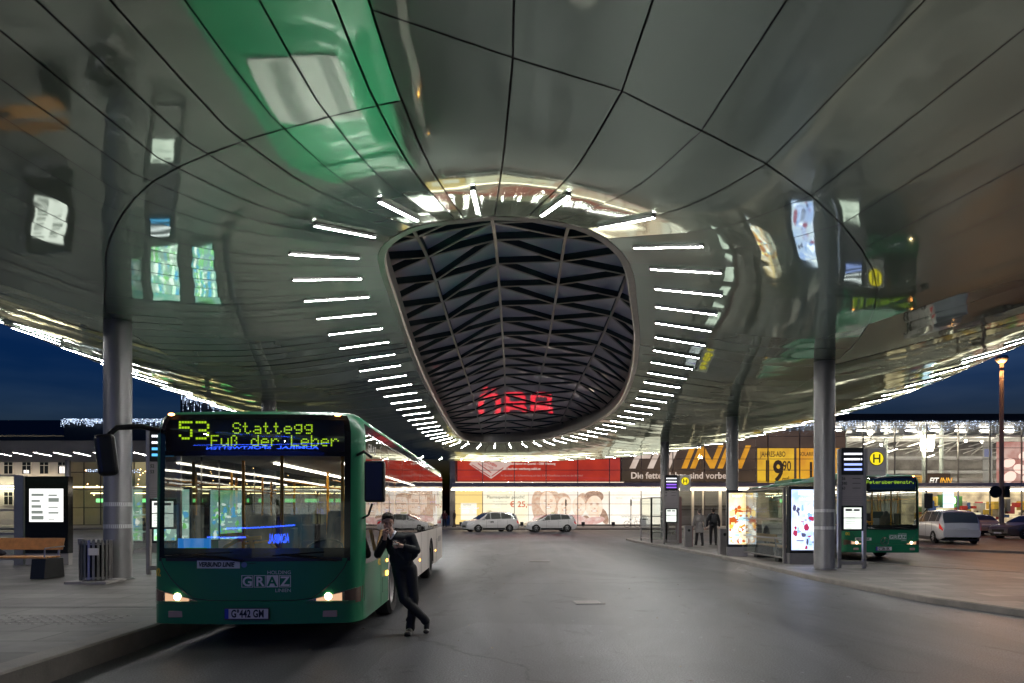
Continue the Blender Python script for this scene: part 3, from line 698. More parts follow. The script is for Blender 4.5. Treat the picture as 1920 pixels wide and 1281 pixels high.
blobs(r, [(2.85,3.1,1.1,.72,.05),(4.0,.9,.42,.95,.35),(1.9,.5,.5,.5,0)], hd, -.006, 'picture_hair')
blobs(r, [(-2.35,2.4,.92,1.3,.15),(-.45,2.05,.8,1.05,0),(1.15,2.0,.75,1.1,0),(2.9,1.95,.95,1.3,-.05)], sk, -.012, 'picture_face')
blobs(r, [(-2.6,.55,1.5,.5,0),(.4,.55,1.6,.55,0),(2.6,.35,1.5,.45,.2)], sc, -.018, 'picture_scarf')
eyes = []
for fx, fz, s_ in ((-2.3,2.55,1),(-.45,2.15,.85),(1.15,2.15,.85),(2.9,2.15,1.05)):
    for d in (-1, 1): eyes += [(fx+d*.33*s_, fz+.05, .15*s_, .045*s_, 0), (fx+d*.33*s_, fz+.2*s_, .2*s_, .035*s_, -d*.12)]
    eyes += [(fx+.04, fz-.32*s_, .11*s_, .05*s_, 0), (fx, fz-.62*s_, .34*s_, .13*s_, 0)]
blobs(r, eyes, sh, -.018, 'picture_features')
blobs(r, [(fx, fz-.62*s_, .27*s_, .075*s_, 0) for fx, fz, s_ in ((-2.3,2.55,1),(-.45,2.15,.85),(1.15,2.15,.85),(2.9,2.15,1.05))], te, -.024, 'picture_smile')
r, hw, H = panel('poster', 'white backlit poster with small grey lettering to the right of the faces', 'poster', FX(1142.5), FX(1242), .3, 4.15, emis('poster_white2', (1.0,.90,.80), 1.5, col2=(1.0,.84,.72), vscale=.5))
ptext(r, 'Service', -2.2, 2.9, .26, MATS['ink_pale']); ptext(r, 'B\u00fcro frei', -.4, 2.85, .32, MATS['ink_pale'])
ptext(r, 'jetzt mieten', -.4, 2.45, .26, MATS['ink_pale']); ptext(r, 'www.graz', -1.6, .75, .5, MATS['ink_pale'])
# red banner
rb = emis('banner_red', (.62,.055,.03), .9, col2=(.46,.04,.028), vscale=.4)
r, hw, H = panel('banner', 'long red illuminated banner with a white slanted badge above the bright posters', 'banner', FX(857), FX(1164), 5.1, 9.6, rb, .5)
b = MB(); b.box(-hw-.3, -.3, -.14, hw+.4, 0, -.02); b.build('sill_light', emis('sill_light', (1,.8,.6), 1.0), r)
wv = emis('banner_white', (.95,.74,.66), .85)
ptext(r, '1,2 Mio. Bahnfahrer im Quartal \u2013 \u00d6BB Werbung', -4.3, 1.95, .34, wv, -.01, bold=.01, sx=.92); ptext(r, 'Jetzt buchen: werbung.oebb.at', -4.3, 1.35, .40, wv, -.01, bold=.012, sx=.92)
ptext(r, 'Ihr Spezialist f\u00fcr Au\u00dfenwerbung auf \u00fcber 3.000 Plakatfl\u00e4chen rund um den Bahnhof', -4.3, .62, .30, emis('banner_pale', (.8,.4,.34), .7), -.01, sx=.92)
b = MB(); b.poly([(-7.9,-.01,2.0),(-5.4,-.01,.35),(-3.4+.4,-.01,2.0),(-3.2,-.01,3.3),(-6.5,-.01,3.6)][:5]); 
b.v = [(x*1.0-.1 if x > -5 else x, y, z) for x, y, z in b.v]
b.build('badge', emis('badge_white', (.9,.62,.56), .8), r).data
b = MB()
for (a, c) in (((-7.6,1.95),(-5.5,.6)),((-5.35,.62),(-4.0,1.6)),((-6.9,2.1),(-5.4,1.05)),): b.beam((a[0],-.016,a[1]), (c[0],-.016,c[1]), .004, .1)
b.build('badge_edge', rb, r)
b = MB(); text(b, 'BUCHEN', .42, (-6.35,-.018,2.3), (1,0,-.42), (.42,0,1), bold=.012); text(b, 'SIE HIER', .34, (-6.3,-.018,1.85), (1,0,-.42), (.42,0,1)); b.build('badge_lettering', rb, r)
# dark banner with the gym lettering
db = emis('banner_brown', (.115,.068,.045), .85, col2=(.075,.045,.03), vscale=.35)
r, hw, H = panel('banner', 'large dark brown banner with huge slanted white and amber gym lettering', 'banner', FX(1168), FX(1420), 5.1, 10.0, db, .5)
wl = emis('letters_white', (.95,.76,.66), .9, col2=(.75,.56,.47), vscale=.8); al = emis('letters_amber', (.95,.42,.03), .92, col2=(.72,.3,.02), vscale=.8)
b = MB(); text(b, 'FIT', 3.55, (-6.9,-.01,1.62), bold=.10, shear=.36, sx=1.22); b.build('lettering', wl, r)
b = MB(); text(b, 'INN', 3.55, (-1.0,-.01,1.62), bold=.10, shear=.36, sx=1.12); b.build('lettering', al, r)
b = MB(); text(b, 'Die fetten Jahre sind vorbei.', 1.02, (-6.6,-.01,.38), bold=.022, sx=.97); b.build('slogan', wl, r)
# yellow price panels
yl = emis('panel_yellow', (.85,.50,.035), 1.12, col2=(.66,.34,.03), vscale=.5); ik = emis('ink_brown', (.06,.035,.02), .7)
b = MB(); b.box(FX(1421), .52, 5.1, FX(1590), .56, 10.9); b.build('dark_panel', db, st)
r, hw, H = panel('banner', 'yellow panel advertising JAHRES-ABO 19,90 monthly beside the dark gym banner', 'banner', FX(1423), FX(1492), FZ(910), FZ(840), yl, .42)
ptext(r, 'JAHRES-ABO', -1.75, 3.25, .85, ik, bold=.012, sx=.60); ptext(r, '19', -1.55, .5, 3.3, ik, bold=.10, sx=.74); ptext(r, '90', .75, 1.65, 1.6, ik, bold=.02, sx=.62); ptext(r, 'mtl.', .72, .45, .85, ik, bold=.015, sx=.72)
r, hw, H = panel('banner', 'orange panel advertising SOLARIUM partly behind the thick grey column', 'banner', FX(1497), FX(1578), FZ(910), FZ(840), emis('panel_orange', (.85,.42,.03), 1.1, col2=(.68,.28,.03), vscale=.5), .42)
ptext(r, 'SOLARIUM NUR', -2.15, 3.35, .62, ik, bold=.008, sx=.72); ptext(r, '15', -1.3, .6, 2.9, ik, bold=.07, sx=.66)
# small signs in the hall
r, hw, H = panel('sign', 'small dark sign with slanted white and amber lettering above the parked cars', 'sign', FX(1754), FX(1798), FZ(914), FZ(886), db, 1.4)
b = MB(); text(b, 'FIT', .95, (-1.15,-.01,.5), bold=.02, shear=.3, sx=.8); b.build('lettering', emis('s_white', (1,.9,.8), 1.1), r); b = MB(); text(b, 'INN', .95, (.05,-.01,.5), bold=.02, shear=.3, sx=.8); b.build('lettering', emis('s_amber', (1,.45,.05), 1.0), r)
r, hw, H = panel('sign', 'plain ochre sign panel left of the small dark gym sign', 'sign', FX(1722), FX(1744), FZ(908), FZ(890), emis('ochre_sign', (.55,.3,.08), .8), 1.4)
b = MB()
for k in range(4): b.box(-.5, -.01, .2+k*.2, .45, -.004, .26+k*.2)
b.build('lettering', ik, r)
r, hw, H = panel('poster', 'large pink flower poster in the hall at the right edge of the photo', 'poster', FX(1884), FX(1960), FZ(910), FZ(826), emis('poster_flowers', (.55,.22,.18), .95, col2=(.80,.52,.45), vscale=.55), 1.2)
blobs(r, [(-.9,2.6,.75,.5,.3),(.4,1.9,.8,.55,-.3),(-.8,1.0,.8,.6,.5),(.9,3.4,.7,.5,.2),(1.2,.8,.6,.5,0)], emis('petal', (1.0,.68,.58), 1.0), -.01, 'petals')
r, hw, H = panel('poster', 'narrow pale lit panel between the hall lamp and the pink flower poster', 'poster', FX(1858), FX(1876), FZ(910), FZ(826), emis('poster_pale', (.55,.5,.42), .7, col2=(.4,.35,.3), vscale=.8), 1.2)
b = MB(); b.box(-.4,-.01,3.3,.4,-.004,4.2); b.build('picture', emis('poster_pale_blue', (.35,.35,.55), .6), r)
# icicle lights along the eaves
M_bulb = emis('cool_bulb', (.62,.76,1.0), 4.0); M_bulb2 = emis('cool_bulb_dim', (.5,.66,1.0), 1.6)
def icicles(name, label, x0, x1, y, ztop, drop, n, xdir=(1,0), s0=.024, group='icicle light curtains'):
    r = thing(name, label, 'string lights', ((x0+x1)/2, y, ztop), 0, group); hw = (x1-x0)/2
    a = MB(); rr = random.Random(int(x0*10)); nstr = int((x1-x0)/.16)
    dr = [rr.uniform(.35, 1.0)*drop for _ in range(nstr+1)]
    for i in range(n):
        k = rr.randrange(nstr+1); x = -hw+k*.16+rr.uniform(-.03,.03); z = -dr[k]*rr.random(); s = s0*rr.uniform(.6,1.3); a.mi = 0 if rr.random() < .45 else 1
        a.add([(x-s,0,z),(x+s,0,z),(x,-s,z),(x,s,z),(x,0,z-s),(x,0,z+s)], [(0,2,4),(2,1,4),(1,3,4),(3,0,4),(2,0,5),(1,2,5),(3,1,5),(0,3,5)])
    o = a.build('bulbs', [M_bulb, M_bulb2], r); o['kind'] = 'stuff'
    m = MB(); m.tube([(-hw+2*hw*i/40, .02, -.02*math.sin(i)) for i in range(41)], .015, 5); m.build('cable', M_black, r)
icicles('icicle_lights', 'long curtain of cool white icicle lights on the station eaves', FX(1130), XR, FY-1.75, 11.72, 1.3, 3600)
icicles('icicle_lights', 'icicle lights on the station eaves seen through the glazed opening', FX(850), FX(1128), FY-1.75, 11.9, 1.1, 1200)
# roof sign seen through the glazed opening
red = emis('sign_red', (.9,.012,.03), 7.5)
r = thing('rooftop_sign', 'three big glowing red letters on the roof seen through the glazed opening', 'sign', (FX(967)*1.05, 76, ZR+.35))
def rring(m, cx, cz, w_, h_, t, d=.3, x0=None):
    n = 24; out_ = []; inn = []
    for i in range(n):
        a = 2*math.pi*i/n; ex = .55; ca, sa = math.cos(a), math.sin(a)
        px = math.copysign(abs(ca)**ex, ca); pz = math.copysign(abs(sa)**ex, sa); out_.append((cx+w_/2*px, cz+h_/2*pz)); inn.append((cx+(w_/2-t)*px, cz+(h_/2-t)*pz))
    for i in range(n):
        j = (i+1)%n
        m.add([(out_[i][0],0,out_[i][1]),(out_[j][0],0,out_[j][1]),(inn[j][0],0,inn[j][1]),(inn[i][0],0,inn[i][1]),
               (out_[i][0],d,out_[i][1]),(out_[j][0],d,out_[j][1]),(inn[j][0],d,inn[j][1]),(inn[i][0],d,inn[i][1])], [(0,1,2,3),(7,6,5,4),(0,4,5,1),(2,6,7,3)])
for nm, cx in (('O', -3.1), ('B', 0), ('B', 3.1)):
    m = MB()
    if nm == 'O':
        rring(m, cx, 2.3, 2.7, 3.1, .62); m.box(cx-.85, 0, 4.1, cx-.2, .3, 4.6); m.box(cx+.2, 0, 4.1, cx+.85, .3, 4.6)
    else:
        rring(m, cx, 1.55, 2.7, 1.85, .55); rring(m, cx-.05, 3.15, 2.5, 1.7, .55); m.box(cx-1.35, 0, .7, cx-.75, .3, 3.95)
    m.build('letter', red, r)
m = MB(); m.box(-4.8, .4, 0, 4.8, .5, .5)
for x in (-4.2,-2,0,2,4.2): m.box(x-.06, .35, 0, x+.06, .45, 4.2)
m.build('support_frame', M_dark, r)

# ================================================================ LEFT BACKGROUND
M_plast = mat('pale_plaster', (.62,.57,.53), .75, vary=.12, vscale=.5)
bl = thing('white_building', 'pale plastered town building with small casement windows behind the low canopy', 'building', (-58,78,0))
m = MB(); m.box(-26, 0, 0, 3.6, 12, 11.0); m.build('wall', M_plast, bl)
m = MB(); m.prism([(-26.5,-.5,11),(4.1,-.5,11),(4.1,5,13.6),(-26.5,5,13.6)], (0,.3,-.2)); m.prism([(-26.5,12.5,11),(4.1,12.5,11),(4.1,5,13.6),(-26.5,5,13.6)], (0,-.3,-.2)); m.build('roof', mat('dark_roof_tiles', (.03,.03,.035), .7), bl)
m = MB(); m.box(-26.2, -.25, 10.6, 3.8, 0, 11.0); m.build('cornice', M_soffw, bl)
for px in (16, 50, 83, 117, -20, -54, -90):
    for z in (6.35, 2.6):
        xc = (px-960)*78/1200+58
        f = MB(); f.box(xc-.62, -.10, z-.1, xc+.62, -.0, z); f.box(xc-.62, -.06, z, xc-.52, 0, z+1.6); f.box(xc+.52, -.06, z, xc+.62, 0, z+1.6); f.box(xc-.52, -.06, z+1.5, xc+.52, 0, z+1.6); f.box(xc-.03, -.05, z, xc+.03, 0, z+1.5); f.box(xc-.52,-.05,z+.98,xc+.52,0,z+1.04)
        fo = f.build('window', M_soffw, bl)
        lit = px in (50, 117) and z > 6
        g = MB(); g.box(xc-.52, -.02, z, xc+.52, -.005, z+1.5); g.build('pane', mat('dark_pane', (.02,.022,.026), .12), fo)
        if lit: g = MB(); g.box(xc-.35, -.035, z+.05, xc+.3, -.022, z+.45 if px == 50 else z+.9); g.build('lit_curtain', emis('curtain_glow', (1,.92,.85), .9), fo)
m = MB(); m.box(-26, -.9, 4.55, 3.6, 0, 4.75); m.build('ledge', M_soffw, bl); m = MB(); m.box(-26, -.88, 4.76, 3.6, -.70, 4.80); m.box(-26,-.85,4.48,3.6,-.6,4.54); m.build('light_strip', emis('ledge_light', (1,.86,.6), 22), bl)
# dark glazed block with icicle lights
dk = thing('dark_building', 'dark flat-roofed building carrying icicle lights behind the left column', 'building', (-33,76,0))
m = MB(); m.box(-20.2, 0, 8.6, 14, 10, 12.4); m.build('upper_wall', M_dark, dk)
m = MB(); m.box(-20.2, -.4, 12.4, 14.3, 10, 12.7); m.box(-20.2,-.3,9.7,14,-.0,9.85); m.build('roof_edge', M_mull, dk)
m = MB(); m.box(-19.8, 9, .1, 14, 9.3, 8.6); m.build('back_wall', emis('cafe_wall', (.42,.34,.18), .5, col2=(.05,.08,.05), vscale=.35), dk)
m = MB(); m.box(-19.8, .5, 4.35, 14, 8, 4.6); m.build('floor_slab', M_conc, dk)
m = MB(); m.box(-19.8, .4, 4.62, 14, .5, 4.74); m.box(-19,3,3.95,14,3.2,4.05); m.build('strip_light', emis('yellow_strip', (1,.78,.38), 6), dk)
m = MB()
for i in range(18): x = -19.8+i*1.98; m.box(x-.05, -.05, .1, x+.05, .05, 8.6)
for z in (.15, 2.2, 4.4, 6.4, 8.5): m.box(-19.8, -.05, z-.04, 14, .05, z+.04)
m.build('glazing_bars', M_mull, dk)
m = MB(); m.poly([(-19.8,.06,.1),(14,.06,.1),(14,.06,8.6),(-19.8,.06,8.6)]); m.build('glass', G_fac, dk)
m = MB()
for i in range(11): x = -19+i*2.9; m.box(x, 4, 2.9, x+1.7, 4.1, 3.35)
m.build('shop_sign', emis('green_sign', (.25,1,.3), 1.3), dk)
m = MB(); rr = random.Random(11)
for i in range(60):
    x = -19.5+rr.random()*33; y = 1+rr.random()*5; m.sph((x, y, 3.6+rr.random()*3.4), .07, 6, 4)
m.build('pendant_lamps', emis('orange_glow', (1,.55,.2), 9), dk)
icicles('icicle_lights', 'icicle lights on the dark building left of the bus', (118-960)*.0631, (306-960)*.0631, 75.4, 1.7+(960-786)*.0631, 1.0, 1300)
tw = thing('tall_block', 'taller dark block draped with a net of lights above the bus roof', 'building', (-36.5,82,0))
m = MB(); m.box(-6, 0, 0, 10, 9, 17.2); m.build('wall', M_dark, tw); m = MB(); m.box(-6.3,-.3,17.2,10.3,9.3,17.6); m.build('roof', M_mull, tw)
m = MB()
for i in range(5): m.box(-5+i*3, -.03, 12.2, -3.5+i*3, 0, 13.4)
m.build('window', mat('dark_pane', (.02,.022,.026), .12), tw)
icicles('icicle_lights', 'tall dense net of cool lights above the near bus roof', -42, -28, 81.4, 17.0, 2.9, 2600)
icicles('icicle_lights', 'net of lights on the facade behind the timetable sign', -40, -35, 60.2, 5.7, .35, 150)
# cafe furniture in front of the glazing
M_chr = mat('cafe_metal', (.25,.25,.25), .4, .7)
cf = None
for i in range(9):
    if cf is None:
        cf = thing('cafe_table', '', 'table', (0,0,0), 0, 'cafe tables in front of the lit glass hall')
        m = MB(); m.lathe([(0,.70),(.4,.70),(.4,.73),(0,.73)], n=16); m.build('table_top', M_chr, cf)
        m = MB(); m.cyl((0,0,0),(0,0,.7),.03); m.lathe([(.25,0),(.25,.03),(0,.04)], n=14); m.build('pedestal', M_chr, cf); o = cf
    else: o = copy_tree(cf)
    o.location = (-45.2+i*1.15, 73.6-(i%2)*.9, .12); o['label'] = f'{ordinal(i+1)} small cafe table from the left before the lit glass hall'
ch = None
for i in range(18):
    if ch is None:
        ch = thing('cafe_chair', '', 'chair', (0,0,0), 0, 'cafe chairs in front of the lit glass hall')
        m = MB(); m.box(-.22,-.22,.42,.22,.22,.46); m.build('seat', M_chr, ch); m = MB(); m.box(-.22,.19,.55,.22,.23,.88); m.build('backrest', M_chr, ch)
        for a in (-1,1):
            for b in (-1,1): m = MB(); m.box(a*.2-.015,b*.2-.015,0,a*.2+.015,b*.2+.015,.42 if b < 0 else .88); m.build('leg', M_chr, ch)
        o = ch
    else: o = copy_tree(ch)
    o.location = (-45.6+i*.6, 72.9-(i%3)*.7, .12); o.rotation_euler = (0,0,i*1.3); o['label'] = f'{ordinal(i+1)} metal cafe chair from the left before the lit glass hall'
# low second canopy
c2 = thing('low_canopy', 'low curved station canopy with slanted light strips at the left', 'canopy', (-28,47,0))
def c2f(z0):
    def f(u, v):
        x = -26+34*u; y = -4+12*v; e = (2*v-1)**2
        return (x, y+.8*math.sin(u*3), z0[0] + z0[1]*e)
    return f
m = MB(); m.grid(c2f((5.62,.95)), 24, 12, True); m.build('soffit', mat('grey_soffit', (.72,.69,.66), .6, 0), c2, smooth=60)
m = MB(); m.grid(c2f((7.15,-.45)), 24, 12); m.build('roof', M_dark, c2, smooth=60)
m = MB(); m.box(-26,-4.02,6.5,8,-3.85,6.75); m.build('edge_trim', M_dark, c2)
for i in range(14): 
    x = -8.2-7.2+i*1.42+.0; yy = -1.4
    z = 5.62+.95*((2*((yy+4)/12)-1)**2)-.1
    bar((-28+x-.32, 47+yy-.45, z+.10), (-28+x+.32, 47+yy+.45, z-.08), f'{ordinal(i+1)} slanted light bar from the left under the low canopy', 'light bars under the low canopy')
for x in (-18, -6, 4):
    m = MB(); m.cyl((x,2,.1),(x,2,5.7),.2,n=20); m.build('column', M_colp, c2, smooth=40)
# dark wooded hill on the horizon right and left
def hill(name, x0, x1, y, hs, label):
    n = 60; m = MB(); rr = random.Random(9)
    hh = [hs*(.25+.75*math.sin(math.pi*i/n)**.7)+rr.uniform(-1.2,1.2) for i in range(n+1)]
    m.grid(lambda u, v: (x0+(x1-x0)*u, y+v*160, hh[int(round(u*n))]*math.sin(math.pi*min(1,v*1.0))**.8 if 0 < v < 1 else -1), n, 10); o = m.build(name, mat('hill_woods', (.02,.025,.02), .9, bump=1, bscale=.3, bdist=2), smooth=60); tag(o, kind='structure')
hill('hill', 170, 760, 330, 75, ''); hill('hill', -800, -150, 420, 50, '')

# ================================================================ SHOPS BEHIND THE VIEWER (they show in the bus windscreen)
sb = thing('shop_building', 'arcade building with a blue neon betting sign mirrored in the bus windscreen', 'building', (-12,-30,0))
m = MB(); m.box(-30, -8, 0, 38, 0, 22); m.build('wall', mat('arcade_wall', (.2,.19,.18), .7, vary=.15, vscale=.4), sb)
M_sw = emis('shop_window_glow', (.55,.58,.46), .45, col2=(.08,.12,.14), vscale=.4); M_sw2 = emis('shop_window_blue', (.15,.5,.7), .22, col2=(.6,.65,.6), vscale=.6)
for i in range(9):
    f = MB(); x = -28+i*7.2; f.box(x-.1,0,.4,x+6.1,.12,.5); f.box(x-.1,0,4.2,x+6.1,.12,4.3); f.box(x-.1,0,.5,x,.12,4.2); f.box(x+6,0,.5,x+6.1,.12,4.2); fo = f.build('window', M_dark, sb)
    g = MB(); g.box(x,0,.5,x+6,.05,4.2); g.build('pane', M_sw if i % 2 else M_sw2, fo)
neon = emis('blue_neon', (.03,.10,1.0), 8)
b = MB(); text(b, 'ADMIRAL  SPORTWETTEN', 1.9, (7,.15,8.9), (-1,0,0), (0,0,1), bold=.02, sx=.95); b.build('neon_sign', neon, sb)
b = MB(); text(b, 'ADMIRAL', .9, (2,.16,1.5), (-1,0,0), (0,0,1), bold=.02); b.build('added_reflection_lettering', neon, sb); b = MB(); b.tube([(9,.15,11.6),(-2,.15,10.9),(-18,.15,11.2)], .07); b.tube([(3,.16,2.7),(-10,.16,2.5)], .05); b.tube([(-6,.16,1.9),(-14,.16,1.8)], .05); b.build('neon_line', neon, sb)  # low lettering and low lines added for a second reflection in the windscreen
# ================================================================ BUSES
F57 = {'S':'01110 10001 10000 01110 00001 10001 01110','t':'01000 01000 11100 01000 01000 01001 00110','a':'00000 00000 01110 00001 01111 10001 01111',
'e':'00000 00000 01110 10001 11111 10000 01110','g':'00000 01111 10001 10001 01111 00001 01110','F':'11111 10000 10000 11110 10000 10000 10000',
'u':'00000 00000 10001 10001 10001 10011 01101','\u00df':'01100 10010 10010 10100 10010 10010 10100','d':'00001 00001 01101 10011 10001 10001 01111',
'r':'00000 00000 10110 11001 10000 10000 10000','L':'10000 10000 10000 10000 10000 10000 11111','b':'10000 10000 10110 11001 10001 10001 11110',
'5':'11111 10000 11110 00001 00001 10001 01110','3':'11110 00001 00001 01110 00001 00001 11110','P':'11110 10001 10001 11110 10000 10000 10000',
's':'00000 00000 01110 10000 01110 00001 11110','n':'00000 00000 10110 11001 10001 10001 10001','.':'00000 00000 00000 00000 00000 01100 01100',
'6':'00110 01000 10000 11110 10001 10001 01110','0':'01110 10001 10011 10101 11001 10001 01110','9':'01110 10001 10001 01111 00001 00010 01100',' ':'0 0 0 0 0 0 0'}
M_led = emis('led_yellow_green', (.50,.80,.02), .78)
M_head = emis('headlamp_glow', (1,.72,.42), 9)
M_headw = emis('headlamp_soft', (1,.62,.38), .6)
M_chrome = mat('reflector_chrome', (.75,.68,.62), .14, 1)
M_amb = emis('amber_lamp', (1,.42,.05), 7)
M_int = mat('bus_interior_dark', (.045,.045,.05), .6)
M_seat = mat('seat_fabric', (.045,.045,.05), .85, vary=.3, vscale=20)
M_fl = mat('bus_floor', (.10,.10,.10), .5)
M_trim = mat('black_gloss_trim', (.012,.013,.014), .12, coat=.5)
OUT = [(0,0),(.28,.005),(.56,.02),(.84,.045),(1.08,.08),(1.15,.105),(1.215,.17),(1.255,.27),(1.275,.42)]
SY = [.75,1.50,1.56,2.10,2.16,3.55,3.61,5.0,5.06,6.4,6.46,7.8,7.86,9.2,9.26,10.6,10.66,11.75]
OUT += [(1.275, y) for y in SY] + [(1.24,11.9),(1.1,12.0),(.5,12.02),(0,12.02)]
ZL = [.31,.62,.80,1.02,1.12,1.25,1.7,2.2,2.40,2.46,2.72,2.86,2.93,2.97,2.99]
def rake(y, z): return (.055*(max(0, z-.9)/2.05) + .03*max(0, (.6-z)))*max(0, 1-y/.5)
def inset(z): return {2.72:0,2.86:.03,2.93:.07,2.97:.13,2.99:.24}.get(z, 0) if z >= 2.72 else 0
def BP(k, z, sgn=1):
    x, y = OUT[k]; i = inset(z); f = 1-i/1.275
    yc = 6.0; return ((x*f)*sgn, yc+(y-yc)*(1-i/6.0)+rake(y, z)*(1), z)
def fy(x, z):     # y of the front skin at |x|
    ax = abs(x)
    for (x0, y0), (x1, y1) in zip(OUT, OUT[1:9]):
        if ax <= x1: y = y0+(y1-y0)*(ax-x0)/(x1-x0); return y+rake(y, z)
    return .42+rake(.42, z)
def wrap(mb, off):      # drape flat artwork (x, *, z) on the bus front
    mb.v = [(x, fy(x, z)-off+y, z) for x, y, z in mb.v]; return mb
def led(mb, s, x, z, p, dot):
    for ch in s:
        rows = F57.get(ch, F57[' ']).split()
        for j, rw in enumerate(rows):
            for i, b in enumerate(rw):
                if b == '1': cx, cz = x+i*p, z-j*p; mb.add([(cx-dot,0,cz-dot),(cx+dot,0,cz-dot),(cx+dot,0,cz+dot),(cx-dot,0,cz+dot)], [(0,1,2,3)])
        x += p*(4 if ch == '.' else 6)
def make_bus(label, loc, rz, first=True):
    b = thing('city_bus', label, 'bus', loc, rz, 'green and white city buses')
    parts = {}
    def P(n): return parts.setdefault(n, MB())
    nO = len(OUT)
    for sgn in (1, -1):
        for k in range(nO-1):
            y0, y1 = OUT[k][1], OUT[k+1][1]; front = k < 8; side = 8 <= k < 26; rear = k >= 26
            strip = side and (y1-y0) < .1
            for zi in range(len(ZL)-1):
                z0, z1 = ZL[zi], ZL[zi+1]; nm = 'body'
                if front:
                    if k < 4 and 1.25 <= z0 < 2.40: nm = 'windscreen'
                    elif k < 5 and 1.12 <= z0 < 2.40: nm = 'windscreen_surround'
                    elif k < 5 and z0 == 2.40: nm = 'windscreen_surround'
                    elif k < 4 and 2.46 <= z0 < 2.86: nm = 'destination_glass'
                    elif k == 4 and 2.46 <= z0 < 2.86: nm = 'display_surround' if sgn > 0 else 'display_surround '
                    elif k < 5 and z0 == 2.86: nm = 'header_strip'
                elif side:
                    door = sgn < 0 and (.4 < y0 < 1.5 or 5.0 < y0 < 6.4 and y1 > 5.1 or 9.2 < y0 < 10.6 and not first)
                    if door and z0 < 2.46: nm = 'door%d' % int(y0 > 3)+('b' if y0 > 8 else '')
                    elif z0 < 1.25 and y0 >= 2.1: continue
                    elif z0 >= 1.25 and z0 < 2.72: nm = 'window_pillar' if strip else ('sw', sgn, SY.index(y1) if y1 in SY else -1)
                    elif 1.02 <= z0 < 1.25 and y0 < 1.5: nm = 'quarter_glass' if sgn > 0 else nm
                    elif z0 == 2.72: nm = 'cant_rail' if sgn > 0 else 'cant_rail '
                elif rear and k >= 27 and 1.25 <= z0 < 2.40: nm = 'rear_window'
                elif rear and z0 < 2.72: nm = 'rear_panel'
                a, c, d, e = BP(k, z0, sgn), BP(k+1, z0, sgn), BP(k+1, z1, sgn), BP(k, z1, sgn)
                q = (0,1,2,3) if sgn > 0 else (3,2,1,0)
                P(nm).add([a, c, d, e], [q])
    # roof cap
    loop = [BP(k, 2.99, 1) for k in range(nO)] + [BP(k, 2.99, -1) for k in range(nO-2, 0, -1)]
    P('body').poly(loop)
    merge = lambda o: (lambda bm: (bm.from_mesh(o.data), bmesh.ops.remove_doubles(bm, verts=bm.verts, dist=1e-4), bm.to_mesh(o.data), bm.free()))(bmesh.new())
    for nm, mb in parts.items():
        if nm == 'body': o = mb.build('body', M_green, b); merge(o)
        elif nm == 'windscreen': o = mb.build('windscreen', G_wind, b); merge(o)
        elif nm == 'destination_glass': o = mb.build('destination_glass', glass('display_glass', (.75,.78,.75), 1.8), b); merge(o)
        elif nm in ('windscreen_surround','display_surround','display_surround ','header_strip','window_pillar','cant_rail','cant_rail '): o = mb.build(nm.strip(), M_trim, b)
        elif nm == 'rear_window': o = mb.build(nm, G_side, b)
        elif nm == 'rear_panel': o = mb.build(nm, M_cream, b); merge(o)
        elif nm == 'quarter_glass': o = mb.build(nm, G_side, b); merge(o)
        elif isinstance(nm, tuple): o = mb.build('side_window', G_side, b); merge(o)
        else: o = mb.build('door', G_side, b); merge(o)
        o.data.shade_smooth(); o.data.set_sharp_from_angle(angle=R(38))
    # side panels with wheel arches
    for sgn in (1, -1):
        pts = []
        for yc in (2.72, 8.56):
            a0 = math.asin(-(.48-.31)/.56)
            for i in range(17):
                a = math.pi-a0 - (math.pi-2*a0)*i/16; pts.append((yc+.56*math.cos(a), .48+.56*math.sin(a)))
        holes = []
        if sgn < 0:
            for ya, yb in ((5.06,6.4),)+(((9.26,10.6),) if not first else ()): holes.append((ya, yb))
        spans = [(2.10, 11.75)]
        for ya, yb in holes: spans = [(spans[0][0], ya)] + [(yb, s[1]) for s in spans[-1:]] if len(spans) == 1 else spans[:-1]+[(spans[-1][0], ya),(yb, 11.75)]
        for ya, yb in spans:
            lo = [(ya, .31)] + [p for p in pts if ya < p[0] < yb] + [(yb, .31), (yb, 1.25), (ya, 1.25)]
            m = MB(); m.poly([(sgn*1.275, y, z) for y, z in (lo if sgn > 0 else lo[::-1])])
            cm = M_cream if (sgn > 0 or first) else M_cream
            me = m.build('side_panel', cm, b)
            bm = bmesh.new(); bm.from_mesh(me.data); bmesh.ops.triangulate(bm, faces=bm.faces); bm.to_mesh(me.data); bm.free()
        for yc in (2.72, 8.56):
            m = MB(); n = 16
            m.grid(lambda u, v: (sgn*(1.275-.42*v), yc+.56*math.cos(math.pi*1.1*u-.05*math.pi), .48+.56*math.sin(math.pi*1.1*u-.05*math.pi)), n, 1)
            m.add([(sgn*.85, yc-.6, .31),(sgn*.85, yc+.6, .31),(sgn*.85, yc+.6, 1.1),(sgn*.85, yc-.6, 1.1)], [(0,1,2,3)]); m.build('wheel_arch', M_black, b)
            w_ = MB(); r_ = .48; w_.lathe([(.30,-.13),(.42,-.14),(.47,-.10),(.48,-.03),(.48,.03),(.47,.10),(.42,.14),(.30,.13),(.30,-.13)], (sgn*1.12, yc, .48), 36, 'x')
            ty = w_.build('wheel', M_rub, b, smooth=30)
            m = MB(); m.lathe([(.0,.03),(.10,.03),(.12,.07),(.16,.07),(.17,-.01),(.25,-.03),(.30,.10),(.315,.11)] if sgn > 0 else [(.0,-.03),(.10,-.03),(.12,-.07),(.16,-.07),(.17,.01),(.25,.03),(.30,-.10),(.315,-.11)], (sgn*1.12, yc, .48), 30, 'x')
